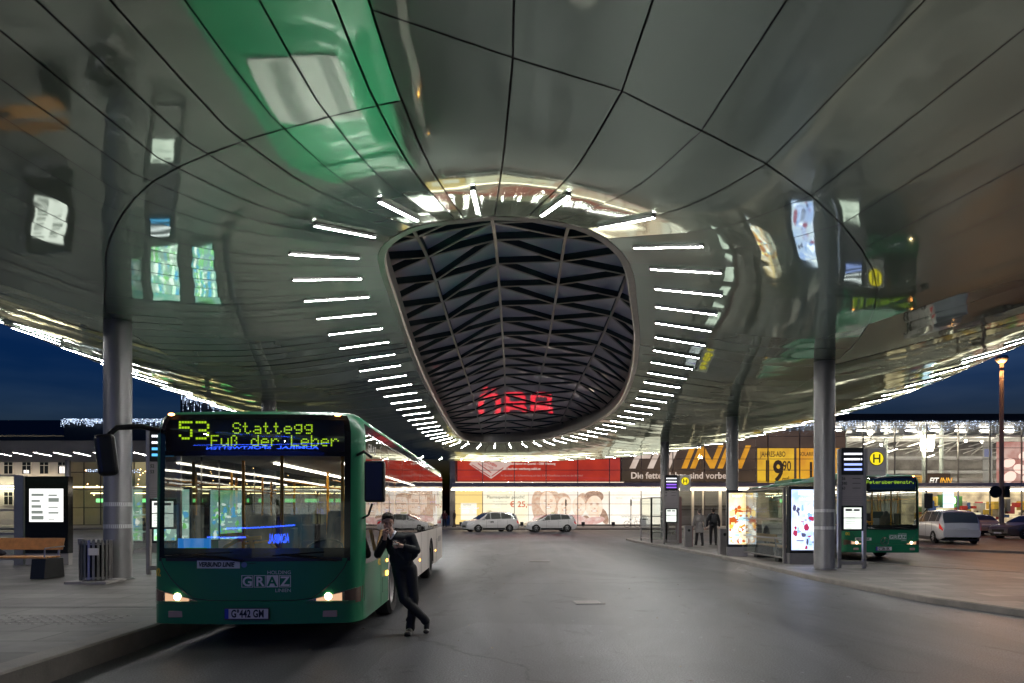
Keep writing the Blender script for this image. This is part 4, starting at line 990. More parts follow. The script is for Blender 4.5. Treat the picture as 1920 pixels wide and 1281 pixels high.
            for i in range(10):
                a = 2*math.pi*i/10; m.cyl((sgn*1.12, yc+.21*math.cos(a), .48+.21*math.sin(a)), (sgn*1.16, yc+.21*math.cos(a), .48+.21*math.sin(a)), .014, n=6)
            m.build('rim', mat('wheel_rim_paint', (.35,.33,.32), .45, .3), ty, smooth=40)
    # chassis and cabin
    m = MB(); m.box(-1.2,.45,.28,1.2,2.1,.36); m.box(-1.2,3.35,.28,1.2,7.9,.36); m.box(-1.2,9.2,.28,1.2,11.9,.36); m.box(-.84,2.1,.28,.84,3.35,.36); m.box(-.84,7.9,.28,.84,9.2,.36); m.build('floor', M_fl, b)
    m = MB(); m.box(-1.22,.4,2.50,1.22,11.8,2.56); m.build('ceiling', mat('bus_ceiling', (.35,.35,.34), .6), b)
    m = MB(); m.box(-.55,2.4,2.47,-.50,11,2.50); m.box(.50,2.4,2.47,.55,11,2.50); m.build('cabin_light', emis('cabin_lamp', (1,.90,.75), 9.0), b)
    m = MB(); m.prism([(.0,.30,.40),(.0,.30,1.02),(.0,.55,1.13),(.0,.85,1.05),(.0,.85,.40)], (1.18,0,0)); m.build('dashboard', mat('dash_grey', (.06,.055,.05), .55), b, bevel=.02)
    m = MB(); m.box(-1.15,.22,.9,.0,.42,1.08); m.box(-1.16,.2,.34,1.16,.3,.95); m.build('front_lining', M_int, b)
    m = MB(); m.tube([(.66+.23*math.cos(t), .80+.20*math.sin(t), 1.20+.11*math.sin(t)) for t in [2*math.pi*i/28 for i in range(28)]], .016, 8, closed=True); m.cyl((.66,.80,1.19),(.66,.72,.95),.03); m.beam((.46,.8,1.19),(.86,.8,1.19),.03,.02); m.build('steering_wheel', M_black, b)
    m = MB(); m.box(.42,1.25,.75,.92,1.7,.88); m.prism([(.42,1.68,.85),(.42,1.86,1.72),(.42,1.97,1.72),(.42,1.82,.85)], (.5,0,0)); m.build('driver_seat', M_seat, b, bevel=.04)
    m = MB(); m.box(.0,.9,.4,.04,1.95,1.15); m.box(.02,1.98,.4,1.2,2.02,1.25); m.build('cab_partition', mat('partition_grey', (.12,.12,.12), .4), b)
    m = MB(); m.box(.06,.85,1.05,.24,1.05,1.48); m.build('ticket_printer', mat('printer_grey', (.30,.30,.30), .5), b, bevel=.015)
    m = MB()
    for x, y in ((.04,.98),(.80,1.20),(-.9,2.1),(-.35,4.9),(.35,4.9),(-.35,6.6),(.3,6.8),(-.3,9),(.3,9)): m.cyl((x,y,.36),(x,y,2.5),.024,n=10)
    m.tube([(-.62,.5,1.10),(-.52,.52,1.24),(-.38,.55,1.33),(-.10,.6,1.36)], .028); m.tube([(-.62,.6,1.38),(-.36,.6,1.40),(-.24,.6,1.34),(-.20,.6,1.16)], .028); m.tube([(-.9,2.1,1.2),(-.5,2.1,1.24),(-.3,2.1,1.0)], .018)
    for x in (-.4,.4): m.cyl((x,2.2,2.2),(x,11,2.2),.016,n=8)
    m.build('handrail', M_yel, b, smooth=40)
    for row in range(9):
        y = 2.75+row*.95
        if 4.7 < y < 6.6: continue
        for sx_ in (-1, 1):
            for q in (0, 1):
                cx = sx_*(.98-.46*q)
                m = MB(); zf = .36+(.28 if (y < 3.4 or y > 7.5) else .1); m.box(cx-.21, y-.2, zf+.3, cx+.21, y+.22, zf+.38); m.prism([(cx-.21,y+.2,zf+.34),(cx-.21,y+.30,zf+1.0),(cx-.21,y+.36,zf+1.0),(cx-.21,y+.28,zf+.34)], (.42,0,0)); m.box(cx-.05,y-.1,zf-.2,cx+.05,y+.1,zf+.3)
                m.build('seat', M_seat, b, bevel=.02)
    if first:
        blob('jacket', [('e',(.95,1.5,1.62),(.20,.14,.20)),('c',(.95,1.5,1.7),(.93,1.5,1.25),.2,.24),('c',(.72,1.45,1.55),(.66,1.3,1.2),.09,.08)], mat('brown_jacket', (.16,.10,.07), .8, bump=.5, bscale=12, bdist=.02), b, .02, 2)
        m = MB(); m.box(-1.02,.30,1.16,-.62,.32,1.36); m.build('route_card', emis('blue_card', (.02,.16,.5), .7), b)
        m = MB(); m.box(-.92,.29,1.18,-.66,.295,1.24); m.build('fare_display', emis('green_display', (.02,.28,.08), .6), b)
    # destination display
    m = MB(); m.box(-1.12,.20,2.44,1.12,.42,2.90); m.build('display_box', mat('display_black', (.006,.006,.006), .6), b)
    m = MB()
    if first:
        led(m, '53', -.94, 2.835, .034, .0135); led(m, ' Stattegg', -.42, 2.825, .0208, .0078); led(m, 'Fu\u00df der Leber', -.56, 2.665, .0203, .0078)
    else:
        led(m, '63', -.98, 2.81, .034, .0135); led(m, 'Petersbergenstr.', -.50, 2.78, .0168, .0078)
    m.v = [(x, .19, z) for x, y, z in m.v]; m.build('led_lettering', M_led, b)
    # front details
    for s_ in (1, -1):
        def hl(pts, off, n=10):
            mb = MB(); mb.grid(lambda u, v: (s_*(pts[0]+(pts[1]-pts[0])*u), 0, (pts[2]+(pts[3]-pts[2])*u)*(1-v)+(pts[4]+(pts[5]-pts[4])*u)*v), n, 4, flip=False); return wrap(mb, off)
        h = MB(); g_ = hl((.66,1.262,.565,.555,.60,.755), .004); g_.v = [(x, y-.0, z) for x, y, z in g_.v]
        hd = g_.build('headlight', M_chrome, b, smooth=60)
        m = MB()
        for cx, rr_ in ((.90,.046),):
            m.T = Matrix.Translation((s_*cx, fy(cx, .65)-.012, .645)) @ Matrix.Diagonal((1,.25,1,1)); m.sph((0,0,0), rr_, 14, 8); m.T = None
        m.build('bulb', M_head, hd, smooth=60)
        gg = hl((.76,1.06,.575,.57,.62,.69), .010); gg.build('glow_reflector', M_headw, hd)
        gg = hl((1.09,1.262,.56,.555,.70,.75), .012); gg.build('turn_lens', mat('turn_lens', (.20,.13,.10), .12, .3), hd, smooth=60)
        gg = hl((.64,1.272,.555,.545,.60,.765), .022); gg.build('lens', glass('lens_glass', (.9,.86,.82), 1.5), hd, smooth=60)
        m = MB(); m.box(.92*s_-.085, fy(.92,.43)-.032, .39, .92*s_+.085, fy(.92,.43)+.02, .47); m.build('fog_light', mat('fog_lens', (.45,.32,.28), .2), b, bevel=.006)
        m = MB(); m.T = Matrix.Translation((s_*1.0, fy(1.0,2.9)-.015, 2.92)) @ Matrix.Diagonal((1.6,.8,.7,1)); m.sph((0,0,0), .025); m.T = None; m.build('marker_lamp', emis('marker_lamp_glow', (1,.35,.08), 12), b, smooth=60)
    m = MB()
    def seam(pts, r=.006): m.tube([(x, fy(x, z)+.001, z) for x, z in pts], r, 6)
    seam([(1.12,1.10),(1.08,1.0),(.98,.86),(.84,.72),(.70,.625),(.5,.60)]+[(x/10, .60) for x in range(4,-5,-1)]+[(-.5,.60),(-.70,.625),(-.84,.72),(-.98,.86),(-1.08,1.0),(-1.12,1.10)])
    seam([(-.98,1.09),(0,1.06),(.98,1.09)], .004)
    m.build('panel_seam', M_black, b)
    m = MB(); m.grid(lambda u, v: (-1.262+2.524*u, 0, .31+.275*v), 40, 3); wrap(m, .020); m.add([(x, fy(x,.585)-.020, .585) for x in [-1.25+.125*i for i in range(21)]]+[(x, fy(x,.60)+.0, .598) for x in [-1.25+.125*i for i in range(21)]], [(i,i+1,i+22,i+21) for i in range(20)]); m.build('bumper', M_green, b, smooth=40)
    m = MB(); 
    for ax, bx in ((-.95,-.1),(.35,1.0)):
        m.tube([(bx-.0, fy(bx,1.09)-.03, 1.09),(bx-.3, fy(.3,1.12)-.05, 1.135),(ax, fy(ax,1.16)-.035, 1.17)], .013, 6); m.tube([(ax-.1, fy(ax,1.15)-.02, 1.155),(bx-.15, fy(bx,1.2)-.03, 1.20)], .009, 5)
    m.build('wiper', M_black, b)
    m = MB(); m.grid(lambda u, v: (-1.15+2.3*u, 0, 1.085+.045*v), 20, 1); wrap(m, .003).build('cowl_strip', M_black, b)
    pl = MB(); pl.box(-.31,0,.365,.22,.015,.515); pl.v = [(x, y-.044+.002, z) for x, y, z in pl.v]; po = pl.build('number_plate', mat('plate_frame', (.05,.05,.05), .4) , b, bevel=.004)
    m = MB(); m.box(-.30,-.049,.385,.21,-.043,.505); m.build('plate_face', mat('plate_white', (.72,.66,.68), .4), po)
    m = MB(); m.box(-.30,-.051,.385,-.255,-.0485,.505); m.build('plate_band', mat('plate_blue', (.02,.05,.45), .4), po)
    m = MB(); text(m, 'G\u00b0442 GM' if first else 'G\u00b0586 BK', .13, (-.225,-.052,.403), bold=.004, sx=.66, spacing=1.03); m.build('plate_lettering', M_black, po)
    lx = -.12 if first else .15
    m = MB()
    for i, c in enumerate('GRAZ'):
        x0 = lx+.0+i*.148; z0 = .765; w_ = .138; t = .007
        if c == 'A': m.box(x0,-.003,z0,x0+w_,0,z0+.15)
        else:
            m.box(x0,-.003,z0,x0+w_,0,z0+t); m.box(x0,-.003,z0+.15-t,x0+w_,0,z0+.15); m.box(x0,-.003,z0,x0+t,0,z0+.15); m.box(x0+w_-t,-.003,z0,x0+w_,0,z0+.15)
            text(m, c, .165, (x0+w_/2,-.001,z0+.018), bold=.004, align='CENTER')
    text(m, 'HOLDING', .062, (lx+.586,-.001,.928), align='RIGHT'); text(m, 'LINIEN', .062, (lx+.586,-.001,.705), align='RIGHT'); wrap(m, .004).build('logo', M_white, b)
    m = MB(); text(m, 'A', .165, (lx+2*.148+.069,-.001,.783), bold=.004, align='CENTER'); wrap(m, .010).build('logo_letter', M_green, b)
    lx = -.66 if first else -.95
    z0 = 1.0 if first else .72
    m = MB(); m.box(lx,-.002,z0,lx+.52,0,z0+.095); wo = wrap(m, .006).build('notice_strip', mat('strip_grey', (.75,.75,.72), .5), b); m = MB(); text(m, 'VERBUND LINIE', .078, (lx+.02,0,z0+.022), bold=.003, shear=.2, sx=.78); wrap(m, .010).build('notice_lettering', mat('dark_ink', (.03,.04,.035), .5), wo)
    if first: m = MB(); m.lathe([(0,0),(.035,0)], (lx+.57,0,z0+.045), 16, 'y'); wrap(m, .006).build('roundel', mat('roundel_blue', (.12,.2,.4), .4), b)
    m = MB(); text(m, '02', .135, (-1.235 if first else -1.22,0,.90), bold=.006, sx=.8); wrap(m, .005).build('fleet_number', mat('yellow_vinyl', (.7,.45,.02), .5), b)
    if not first:     # round three-pointed emblem ring on the far bus
        m = MB(); m.tube([(.13*math.cos(t)-.0, 0, .62+.13*math.sin(t)+.07) for t in [2*math.pi*i/24 for i in range(24)]], .012, 6, closed=True)
        for a in (90, 210, 330): m.tube([(0,0,.69),(.12*math.cos(R(a)),0,.69+.12*math.sin(R(a)))], .012, 5)
        wrap(m, .012).build('emblem', M_chrome, b)
        m = MB(); m.box(-1.285,10.75,2.42,-1.276,11.15,2.68); m.build('side_number', emis('side_sign_yellow', (1,.6,.05), .9), b)
        m = MB(); text(m, '09', .24, (-1.287,11.1,2.46), (0,-1,0), (0,0,1), bold=.01); m.build('side_number_lettering', M_black, b)
        m = MB()
        for k in range(3): m.box(-1.29,9.9,2.45+k*.08,-1.28,10.55,2.49+k*.08)
        m.build('side_display', emis('side_led', (.9,.95,1), 1.0), b)
    # side details on the driver's side
    m = MB(); m.box(1.276,1.95,.93,1.284,2.04,.97); m.box(1.276,1.93,.72,1.29,2.03,.79); m.build('side_indicator', M_amb, b)
    for y in (6.1, 9.6): m = MB(); m.box(1.276,y,.62,1.286,y+.09,.66); m.build('side_marker', M_amb, b)
    m = MB(); text(m, '402', .13, (1.278,1.25,.93), (0,1,0), (0,0,1), bold=.004); m.build('side_number', MATS.get('yellow_vinyl'), b)
    m = MB()
    for (ya,za,yb,zb_) in ((1.5,.33,1.5,1.02),(2.1,.33,2.1,1.24),(1.62,.50,2.0,.50),(1.62,.72,2.0,.72),(1.62,.5,1.62,.72)): m.beam((1.2765,ya,za),(1.2765,yb,zb_),.008,.003)
    for y in (3.55,5.0,6.4,7.8,9.9): m.beam((1.2765,y,.33),(1.2765,y,1.24),.006,.003)
    m.beam((1.2765,2.1,.62),(1.2765,2.15,.62),.006,.003); m.build('flap_outline', M_black, b)
    m = MB(); m.box(1.277,10.5,.85,1.283,11.2,1.0)
    for k in range(5): m.box(1.277,9.8,.72+k*.05,1.285,10.3,.745+k*.05)
    m.build('engine_grille', M_steel, b)
    m = MB(); m.box(1.05,.55,2.715,1.272,11.6,2.735); m.v = [(x if x < 1.2 else 1.283, y, z) for x, y, z in m.v]; m.build('roof_gutter', M_trim, b)
    m = MB()
    for i, c in enumerate('GRAZ'): text(m, c, .16, (1.28,.55+i*.15,2.50), (0,1,0), (0,0,1), bold=.004)
    m.build('side_lettering', mat('pale_lettering', (.4,.42,.4), .4), b)
    # mirrors
    m = MB(); m.tube([(-1.16,.14,2.72),(-1.32,.02,2.76),(-1.5,-.16,2.72),(-1.56,-.22,2.62)], .035, 8); ar = m.build('mirror_arm', M_black, b, smooth=50)
    m = MB(); m.T = Matrix.Translation((-1.575,-.24,2.38)) @ Matrix.Rotation(R(25), 4, 'Z') @ Matrix.Rotation(R(-6), 4, 'Y'); m.cbox((0,0,0),(.21,.13,.50)); m.T = None; m.build('mirror', M_black, ar, bevel=.055, segs=4)
    m = MB(); m.tube([(1.2,.22,2.42),(1.32,.1,2.46),(1.42,.06,2.38)], .02, 8); ar = m.build('mirror_arm', M_black, b, smooth=50); m = MB(); m.tube([(1.26,.32,1.62),(1.36,.16,1.66),(1.42,.08,1.80)], .014, 6); m.build('mirror_stay', M_black, ar, smooth=50)
    m = MB(); m.T = Matrix.Translation((1.46,.05,2.08)) @ Matrix.Rotation(R(-12), 4, 'Z'); m.cbox((0,0,0),(.25,.10,.52)); m.T = None; m.build('mirror', M_black, ar, bevel=.03, segs=3)
    # roof equipment
    m = MB(); n = 14
    def pod(u, v):
        y = 1.0+4.2*v; x = -1.0+2.0*u; e = min(1, min(v, 1-v)*5)**.5*min(1, min(u, 1-u)*7)**.5; return (x*(1-.05*e), y, 2.985+.17*e)
    m.grid(pod, 24, 24); m.build('roof_pod', M_green, b, smooth=60)
    m = MB(); m.box(-.60,1.45,3.14,.60,3.05,3.17); pn = m.build('cooling_unit', mat('unit_grey', (.45,.45,.43), .5), b)
    m = MB(); m.box(.30,1.5,3.17,.5,3.0,3.176)
    for k in range(4): m.lathe([(.13,3.18),(.16,3.18),(.16,3.17),(.05,3.175),(.05,3.19),(0,3.19)], (-.2,1.7+k*.37,0), 20)
    m.build('fan', mat('fan_grey', (.16,.17,.16), .5), pn)
    m = MB(); m.box(-.9,6.2,2.99,.9,8.6,3.16); m.box(-.5,9.5,2.99,.5,10.6,3.10); m.build('roof_hatch', M_green, b, bevel=.07, segs=3)
    return b
bus1 = make_bus('near green and white city bus with its display showing line 53', (-3.17,7.93,0), R(1.2))
bus1.scale = (1.035, 1, 1); bus1.location.x -= .055
bus2 = make_bus('green city bus waiting beyond the right island with a driver at the wheel', (12.75,21.9,0), R(-4.4), False)
d2 = blob('person', [('e',(.7,1.35,1.62),(.09,.1,.12)),('c',(.7,1.42,1.45),(.7,1.45,.95),.16,.17),('c',(.52,1.4,1.38),(.52,1.1,1.2),.05,.04),('c',(.88,1.4,1.38),(.88,1.1,1.2),.05,.04),('c',(.62,1.4,.95),(.62,1.0,.9),.09,.08),('c',(.78,1.4,.95),(.78,1.0,.9),.09,.08),('c',(.62,1.0,.9),(.62,.95,.5),.07,.05),('c',(.78,1.0,.9),(.78,.95,.5),.07,.05)], mat('driver_dark', (.10,.06,.05), .7), None, .02, 1)
d2.location = bus2.location; d2.rotation_euler = bus2.rotation_euler; tag(d2, 'person in dark clothing seated at the wheel of the waiting green bus', 'person')
# ================================================================ STREET FURNITURE
M_frame = mat('shelter_aluminium', (.36,.34,.33), .35, .8, vary=.1)
M_post = mat('pylon_grey', (.30,.27,.28), .45, .2, vary=.06)
M_litw = emis('timetable_glow', (.93,1.0,.9), .85, col2=(.8,.9,.8), vscale=6)
def pylon(loc, rz, label, lines, disp=(.35,.45,1), hsign=True, side=1):
    p = thing('stop_pylon', label, 'stop sign', loc, rz, 'bus stop information pylons'); W = .78
    for x in (-W/2, W/2-.09):
        m = MB(); m.box(x,-.05,0,x+.09,.05,3.35); m.build('post', M_frame, p, bevel=.008)
    m = MB(); m.box(-W/2+.09,-.04,.10,W/2-.09,.04,.20); m.build('cross_bar', M_frame, p)
    m = MB(); m.box(-W/2+.093,-.07,2.62,W/2-.093,.07,3.38); d = m.build('display', M_dark, p, bevel=.01)
    m = MB()
    rr = random.Random(int(loc[0]*10))
    for k in range(2):
        x = -.24
        while x < .2:
            w_ = rr.uniform(.02,.05); m.box(x,-.078,3.18-k*.15,x+w_,-.072,3.23-k*.15); x += w_+.012
        m.box(.22,-.078,3.18-k*.15,.25,-.072,3.23-k*.15)
    m.build('display_lettering', emis('display_white', (.9,.92,1), 1.6), d)
    m = MB()
    for k in range(2): m.box(-.24,-.078,2.88-k*.14,.25,-.072,2.94-k*.14)
    m.build('display_line', emis('disp_%.2f' % disp[0], disp, 1.0), d)
    m = MB(); m.box(-W/2+.093,-.05,1.76,W/2-.093,.05,2.615); pn = m.build('line_panel', M_post, p)
    m = MB()
    for k, t in enumerate(lines):
        text(m, t, .105, (-.29,-.053,2.48-k*.135), bold=.003, sx=.9)
    for k in range(len(lines)): m.box(.0,-.054,2.51-k*.135,.22,-.052,2.525-k*.135)
    m.build('line_lettering', mat('dark_ink', (.03,.04,.035), .5), pn)
    m = MB()
    for k in range(5): m.box(-.29,-.0515,2.0-k*.05,.28,-.0505,2.003-k*.05)
    m.build('line_rule', M_dark, pn)
    m = MB(); m.box(-W/2+.093,-.06,1.05,W/2-.093,.06,1.755); c = m.build('timetable_case', M_dark, p, bevel=.01)
    m = MB(); m.box(-.24,-.066,1.10,.24,-.06,1.40); m.box(-.24,-.066,1.42,.24,-.06,1.70); m.build('timetable', M_litw, c)
    m = MB()
    for k in range(9): m.box(-.2,-.069,1.12+k*.062,-.2+rr.uniform(.12,.38),-.0665,1.128+k*.062)
    m.box(-.2,-.069,1.6,-.02,-.0665,1.67); m.box(.03,-.069,1.6,.19,-.0665,1.66); m.build('timetable_print', mat('print_grey', (.35,.36,.36), .6), c)
    if hsign:
        x = side*(W/2+.30)
        m = MB(); m.box(x-.27,.0,2.60,x+.27,.05,3.38); h = m.build('stop_sign', mat('sign_white', (.62,.58,.55), .45), p, bevel=.03)
        m = MB(); m.lathe([(0,0),(.205,0)], (x,-.004,3.08), 36, 'y'); m.build('sign_ring', mat('dark_green_ink', (.02,.06,.03), .5), h)
        m = MB(); m.lathe([(0,0),(.185,0)], (x,-.007,3.08), 36, 'y'); m.build('sign_disc', emis('sign_yellow', (.85,.68,.02), .75), h)
        m = MB(); m.box(x-.10,-.013,2.96,x-.06,-.009,3.20); m.box(x+.06,-.013,2.96,x+.10,-.009,3.20); m.box(x-.06,-.013,3.06,x+.06,-.009,3.10); m.build('sign_letter', mat('dark_green_ink', (.02,.06,.03), .5), h)
        m = MB(); text(m, 'Hauptbahnhof', .07, (x,-.004,2.72), align='CENTER'); m.build('sign_lettering', mat('print_grey', (.35,.36,.36), .6), h)
    return p
pylon((9.55,18.0,RP), R(-2), 'tall stop pylon listing lines 56, 58E and 63 in front of the far green bus', ['56','58E','63'])
pylon((7.75,31.2,RP), 0, 'distant stop pylon with violet display beside the small bright shelter', ['40','67'], (.28,.12,.9))
pylon((-8.1,14.9,LP), R(3), 'stop pylon half hidden behind the left side of the near bus', ['52','53'], (.1,.45,.9), False)
def pic(mb, rr, x0, x1, z0, z1, n, mats_n, y):
    for _ in range(n):
        mb.mi = rr.randrange(mats_n); x = rr.uniform(x0, x1-.05); z = rr.uniform(z0, z1-.05); w_ = rr.uniform(.03,.16); h = rr.uniform(.03,.2)
        k = rr.randrange(3)
        if k: 
            nn = 9; a0 = rr.random()*6; mb.poly([(min(x1,max(x0,x+w_*math.cos(a0+2*math.pi*i/nn)*rr.uniform(.5,1))), y-_*.00002, min(z1,max(z0,z+h*math.sin(a0+2*math.pi*i/nn)*rr.uniform(.5,1)))) for i in range(nn)])
        else: mb.poly([(x,y-_*.00002,z),(min(x1,x+w_*1.6),y-_*.00002,z),(min(x1,x+w_*1.6),y-_*.00002,min(z1,z+.03)),(x,y-_*.00002,min(z1,z+.03))])
def poster_box(parent, x, y, w_, rz, base, pal, seed, words, h=2.36):
    T = Matrix.Translation((x, y, 0)) @ Matrix.Rotation(rz, 4, 'Z')
    def B(nm, mb, mts, par=parent, **k):
        mb.v = [tuple(T @ Vector(v)) for v in mb.v]; return mb.build(nm, mts, par, **k)
    m = MB(); m.box(-w_/2,-.10,.0,w_/2,.10,.32); B('poster_base', m, M_frame)
    m = MB(); m.box(-w_/2,-.10,.325,w_/2,.10,h); c = B('poster_case', m, M_dark, bevel=.012)
    m = MB(); m.box(-w_/2+.06,-.106,.42,w_/2-.06,-.10,h-.10); B('poster_sheet', m, base, c)
    rr = random.Random(seed); m = MB(); pic(m, rr, -w_/2+.08, w_/2-.08, .45, h-.55, 70, len(pal), -.108); B('poster_picture', m, pal, c)
    m = MB()
    for k, (t, sz) in enumerate(words): text(m, t, sz, (0,-.112,h-.25-k*.17), align='CENTER', bold=.004)
    B('poster_lettering', m, emis('poster_lettering_glow', (1,1,1), 2.2), c)
def glass_wall(parent, a, b, h, rails=(0.75,1.35), base=.18, nm='glass_pane'):
    a = Vector((*a,0)); b = Vector((*b,0)); d = (b-a).normalized()
    m = MB(); m.beam(a+Vector((0,0,(h+base)/2)), b+Vector((0,0,(h+base)/2)), .014, h-base); m.build(nm, G_clear, parent)
    m = MB(); m.beam(a+Vector((0,0,h)), b+Vector((0,0,h)), .07, .05); m.beam(a+Vector((0,0,base-.02)), b+Vector((0,0,base-.02)), .06, .04)
    for z in rails: m.beam(a+Vector((0,0,z)), b+Vector((0,0,z)), .05, .05)
    m.build('rail', M_frame, parent)
    for p in (a, b): m = MB(); m.box(p.x-.04,p.y-.04,0,p.x+.04,p.y+.04,h); m.build('post', M_frame, parent)
pb = [emis('pp_a', (.25,.45,1), 1.0), emis('pp_b', (.5,.6,1), 1.3), emis('pp_c', (.7,.75,1), 2.0), emis('pp_d', (.5,.04,.12), .7), emis('pp_e', (.15,.15,.3), .5)]
po = [emis('po_a', (.9,.42,.05), 1.2), emis('po_b', (1,.75,.25), 1.4), emis('po_c', (.6,.12,.02), .8), emis('po_d', (.35,.6,.8), 1.2), emis('po_e', (.9,.9,.8), 1.5)]
pg = [emis('pg_a', (.25,.75,.2), 1.1), emis('pg_b', (.1,.45,.8), 1.2), emis('pg_c', (.9,1,.95), 1.4), emis('pg_d', (.6,.9,.7), 1.6)]
s1 = thing('bus_shelter', 'glass bus shelter with one blue and one orange lit poster on the right island', 'bus shelter', (8.3,21.3,RP))
poster_box(s1, .75, -1.75, 1.26, R(2), emis('poster_blue_white', (.72,.82,1), 1.7, col2=(.35,.5,1), vscale=2.2), pb, 4, [('SALZBURG',.15),('DIE NEUE SHOW',.09)])
poster_box(s1, -.22, 1.7, .70, R(-12), emis('poster_orange_white', (1,.72,.36), 1.3, col2=(.75,.85,.95), vscale=1.6), po, 8, [('TAROT',.11)])
glass_wall(s1, (.08,-1.6), (-.02,1.6), 2.32)
glass_wall(s1, (.1,1.72), (1.5,1.72), 2.32)
m = MB(); m.box(-.05,-1.72,2.34,1.4,1.72,2.38); m.build('roof_pane', G_clear, s1)
s2 = thing('bus_shelter', 'small bright glass shelter with a thick reddish post far down the island', 'bus shelter', (7.75,32.6,RP))
glass_wall(s2, (-.65,0), (.12,0), 2.3); glass_wall(s2, (.12,0), (.62,0), 2.3); glass_wall(s2, (-.65,0), (-.65,2.6), 2.3)
m = MB(); m.box(.62,-.12,0,.86,.12,2.36); m.build('end_post', mat('reddish_post', (.25,.14,.14), .5), s2)
m = MB(); m.box(.15,-.08,.02,.6,.06,.42); m.build('plinth', M_conc, s2)
m = MB(); m.box(-.6,.3,.50,.6,.75,.55); m.box(-.55,.4,0,-.5,.6,.5); m.box(.5,.4,0,.55,.6,.5); m.build('seat', M_frame, s2)
s4 = thing('bus_shelter', 'glass shelter with lit green and blue posters glimpsed through the near bus', 'bus shelter', (-11.4,23.5,LP))
poster_box(s4, -.85, -.4, 1.3, R(10), emis('poster_green_white', (.8,1,.9), 1.05, col2=(.3,.75,.6), vscale=1.5), pg, 5, [('',.1)])
poster_box(s4, .75, .5, 1.3, R(10), emis('poster_cyan', (.55,.9,1), .9, col2=(.3,.8,.35), vscale=1.2), pg, 6, [('',.1)])
glass_wall(s4, (-1.62,-1.6), (-1.62,1.8), 2.3)
s3 = thing('bus_shelter', 'glass shelter at the left edge beside the wooden bench', 'bus shelter', (-14.2,17.5,LP))
glass_wall(s3, (-1.6,0), (.65,0), 2.45, (.85,1.5)); m = MB(); m.box(.66,-.09,0,.90,.09,2.45); m.build('end_post', M_frame, s3)
inf = thing('information_board', 'black information board with a glowing white timetable next to the left shelter', 'information board', (-12.62,17.5,LP))
m = MB(); m.box(-.62,-.08,0,.55,.08,.32); m.build('plinth', M_conc, inf); m = MB(); m.box(-.62,-.10,.325,.55,.10,2.42); c = m.build('board', mat('black_gloss_board', (.008,.009,.009), .08), inf)
m = MB(); m.box(-.50,-.106,1.18,.42,-.10,2.08); m.build('timetable', emis('timetable_white', (1,1,.97), .95), c)
m = MB(); rr = random.Random(2)
for k in range(10): m.box(-.44+(k%2)*.46,-.110,1.24+(k//2)*.16,-.44+(k%2)*.46+rr.uniform(.15,.34),-.107,1.26+(k//2)*.16+rr.uniform(0,.09))
m.build('timetable_print', emis('print_soft', (.5,.56,.5), .45), c)
def bench(loc, rz, label, L_=2.4, wood=M_wood):
    b = thing('bench', label, 'bench', loc, rz, 'wooden benches on the platforms')
    for i in range(4):
        m = MB(); m.box(-L_/2, -.26+i*.125, .44, L_/2, -.15+i*.125, .475); m.build('seat_slat', wood, b, bevel=.006)
    m = MB(); m.prism([(-L_/2,.27,.60),(-L_/2,.34,.86),(-L_/2,.37,.86),(-L_/2,.30,.60)], (L_,0,0)); m.build('backrest', wood, b, bevel=.006)
    for s_ in (-1, 1):
        m = MB(); x = s_*(L_/2-.12)
        m.prism([(x-.16,-.30,0),(x-.16,.30,0),(x-.16,.26,.43),(x-.16,-.25,.43)], (.32,0,0)); m.build('leg', M_dark, b, bevel=.01)
        m = MB(); m.tube([(x,.30,.35),(x,.36,.80)], .022, 8); m.tube([(s_*L_/2,-.24,.46),(s_*L_/2,-.22,.66),(s_*L_/2,.33,.68)], .016, 8); m.build('armrest', M_steel, b)
    return b
bench((-11.45,14.15,LP), R(-3), 'orange-brown wooden bench with dark steel ends at the left edge', 2.7)
bench((8.78,21.4,RP), R(88), 'wooden bench behind the shelter glass on the right island', 2.2, mat('bench_wood_pale', (.42,.25,.10), .5, vary=.2, vscale=6))
# hand bag on the bench
bg_ = blob('bag', [('e',(0,0,.09),(.17,.10,.09)),('e',(.12,.0,.07),(.12,.09,.06))], mat('bag_fabric', (.03,.03,.04), .8, bump=.4, bscale=15), None, .012, 2); bg_.location = (-11.35,14.05,LP+.475); tag(bg_, 'small dark bag lying on the left wooden bench', 'bag')
# slatted bin
bn = thing('litter_bin', 'round steel litter bin of upright slats beside the left grey column', 'litter bin', (-8.55,13.15,LP))
m = MB(); m.box(-.42,-.34,0,.42,.34,.05); m.build('base_plate', M_conc, bn)
m = MB(); m.lathe([(.0,.10),(.235,.10),(.235,.80),(.22,.80)], n=24); m.build('liner', M_black, bn, smooth=40)
m = MB(); m.lathe([(.27,.10),(.28,.10),(.28,.13),(.27,.13)], n=30); m.lathe([(.27,.78),(.28,.78),(.28,.81),(.27,.81)], n=30)
for i in range(22):
    a = 2*math.pi*i/22; c_ = (.285*math.cos(a), .285*math.sin(a)); m.cbox((c_[0],c_[1],.47),(.012,.045,.80), Matrix.Rotation(a, 3, 'Z'))
m.build('slats', M_steel, bn); m = MB(); m.box(.05,-.315,.58,.25,-.30,.72); m.build('notice', mat('sign_white', (.62,.58,.55), .45), bn)
m = MB(); m.cyl((-.24,-.10,.79),(-.24,-.10,.90),.06,n=14); m.build('ashtray', M_steel, bn)
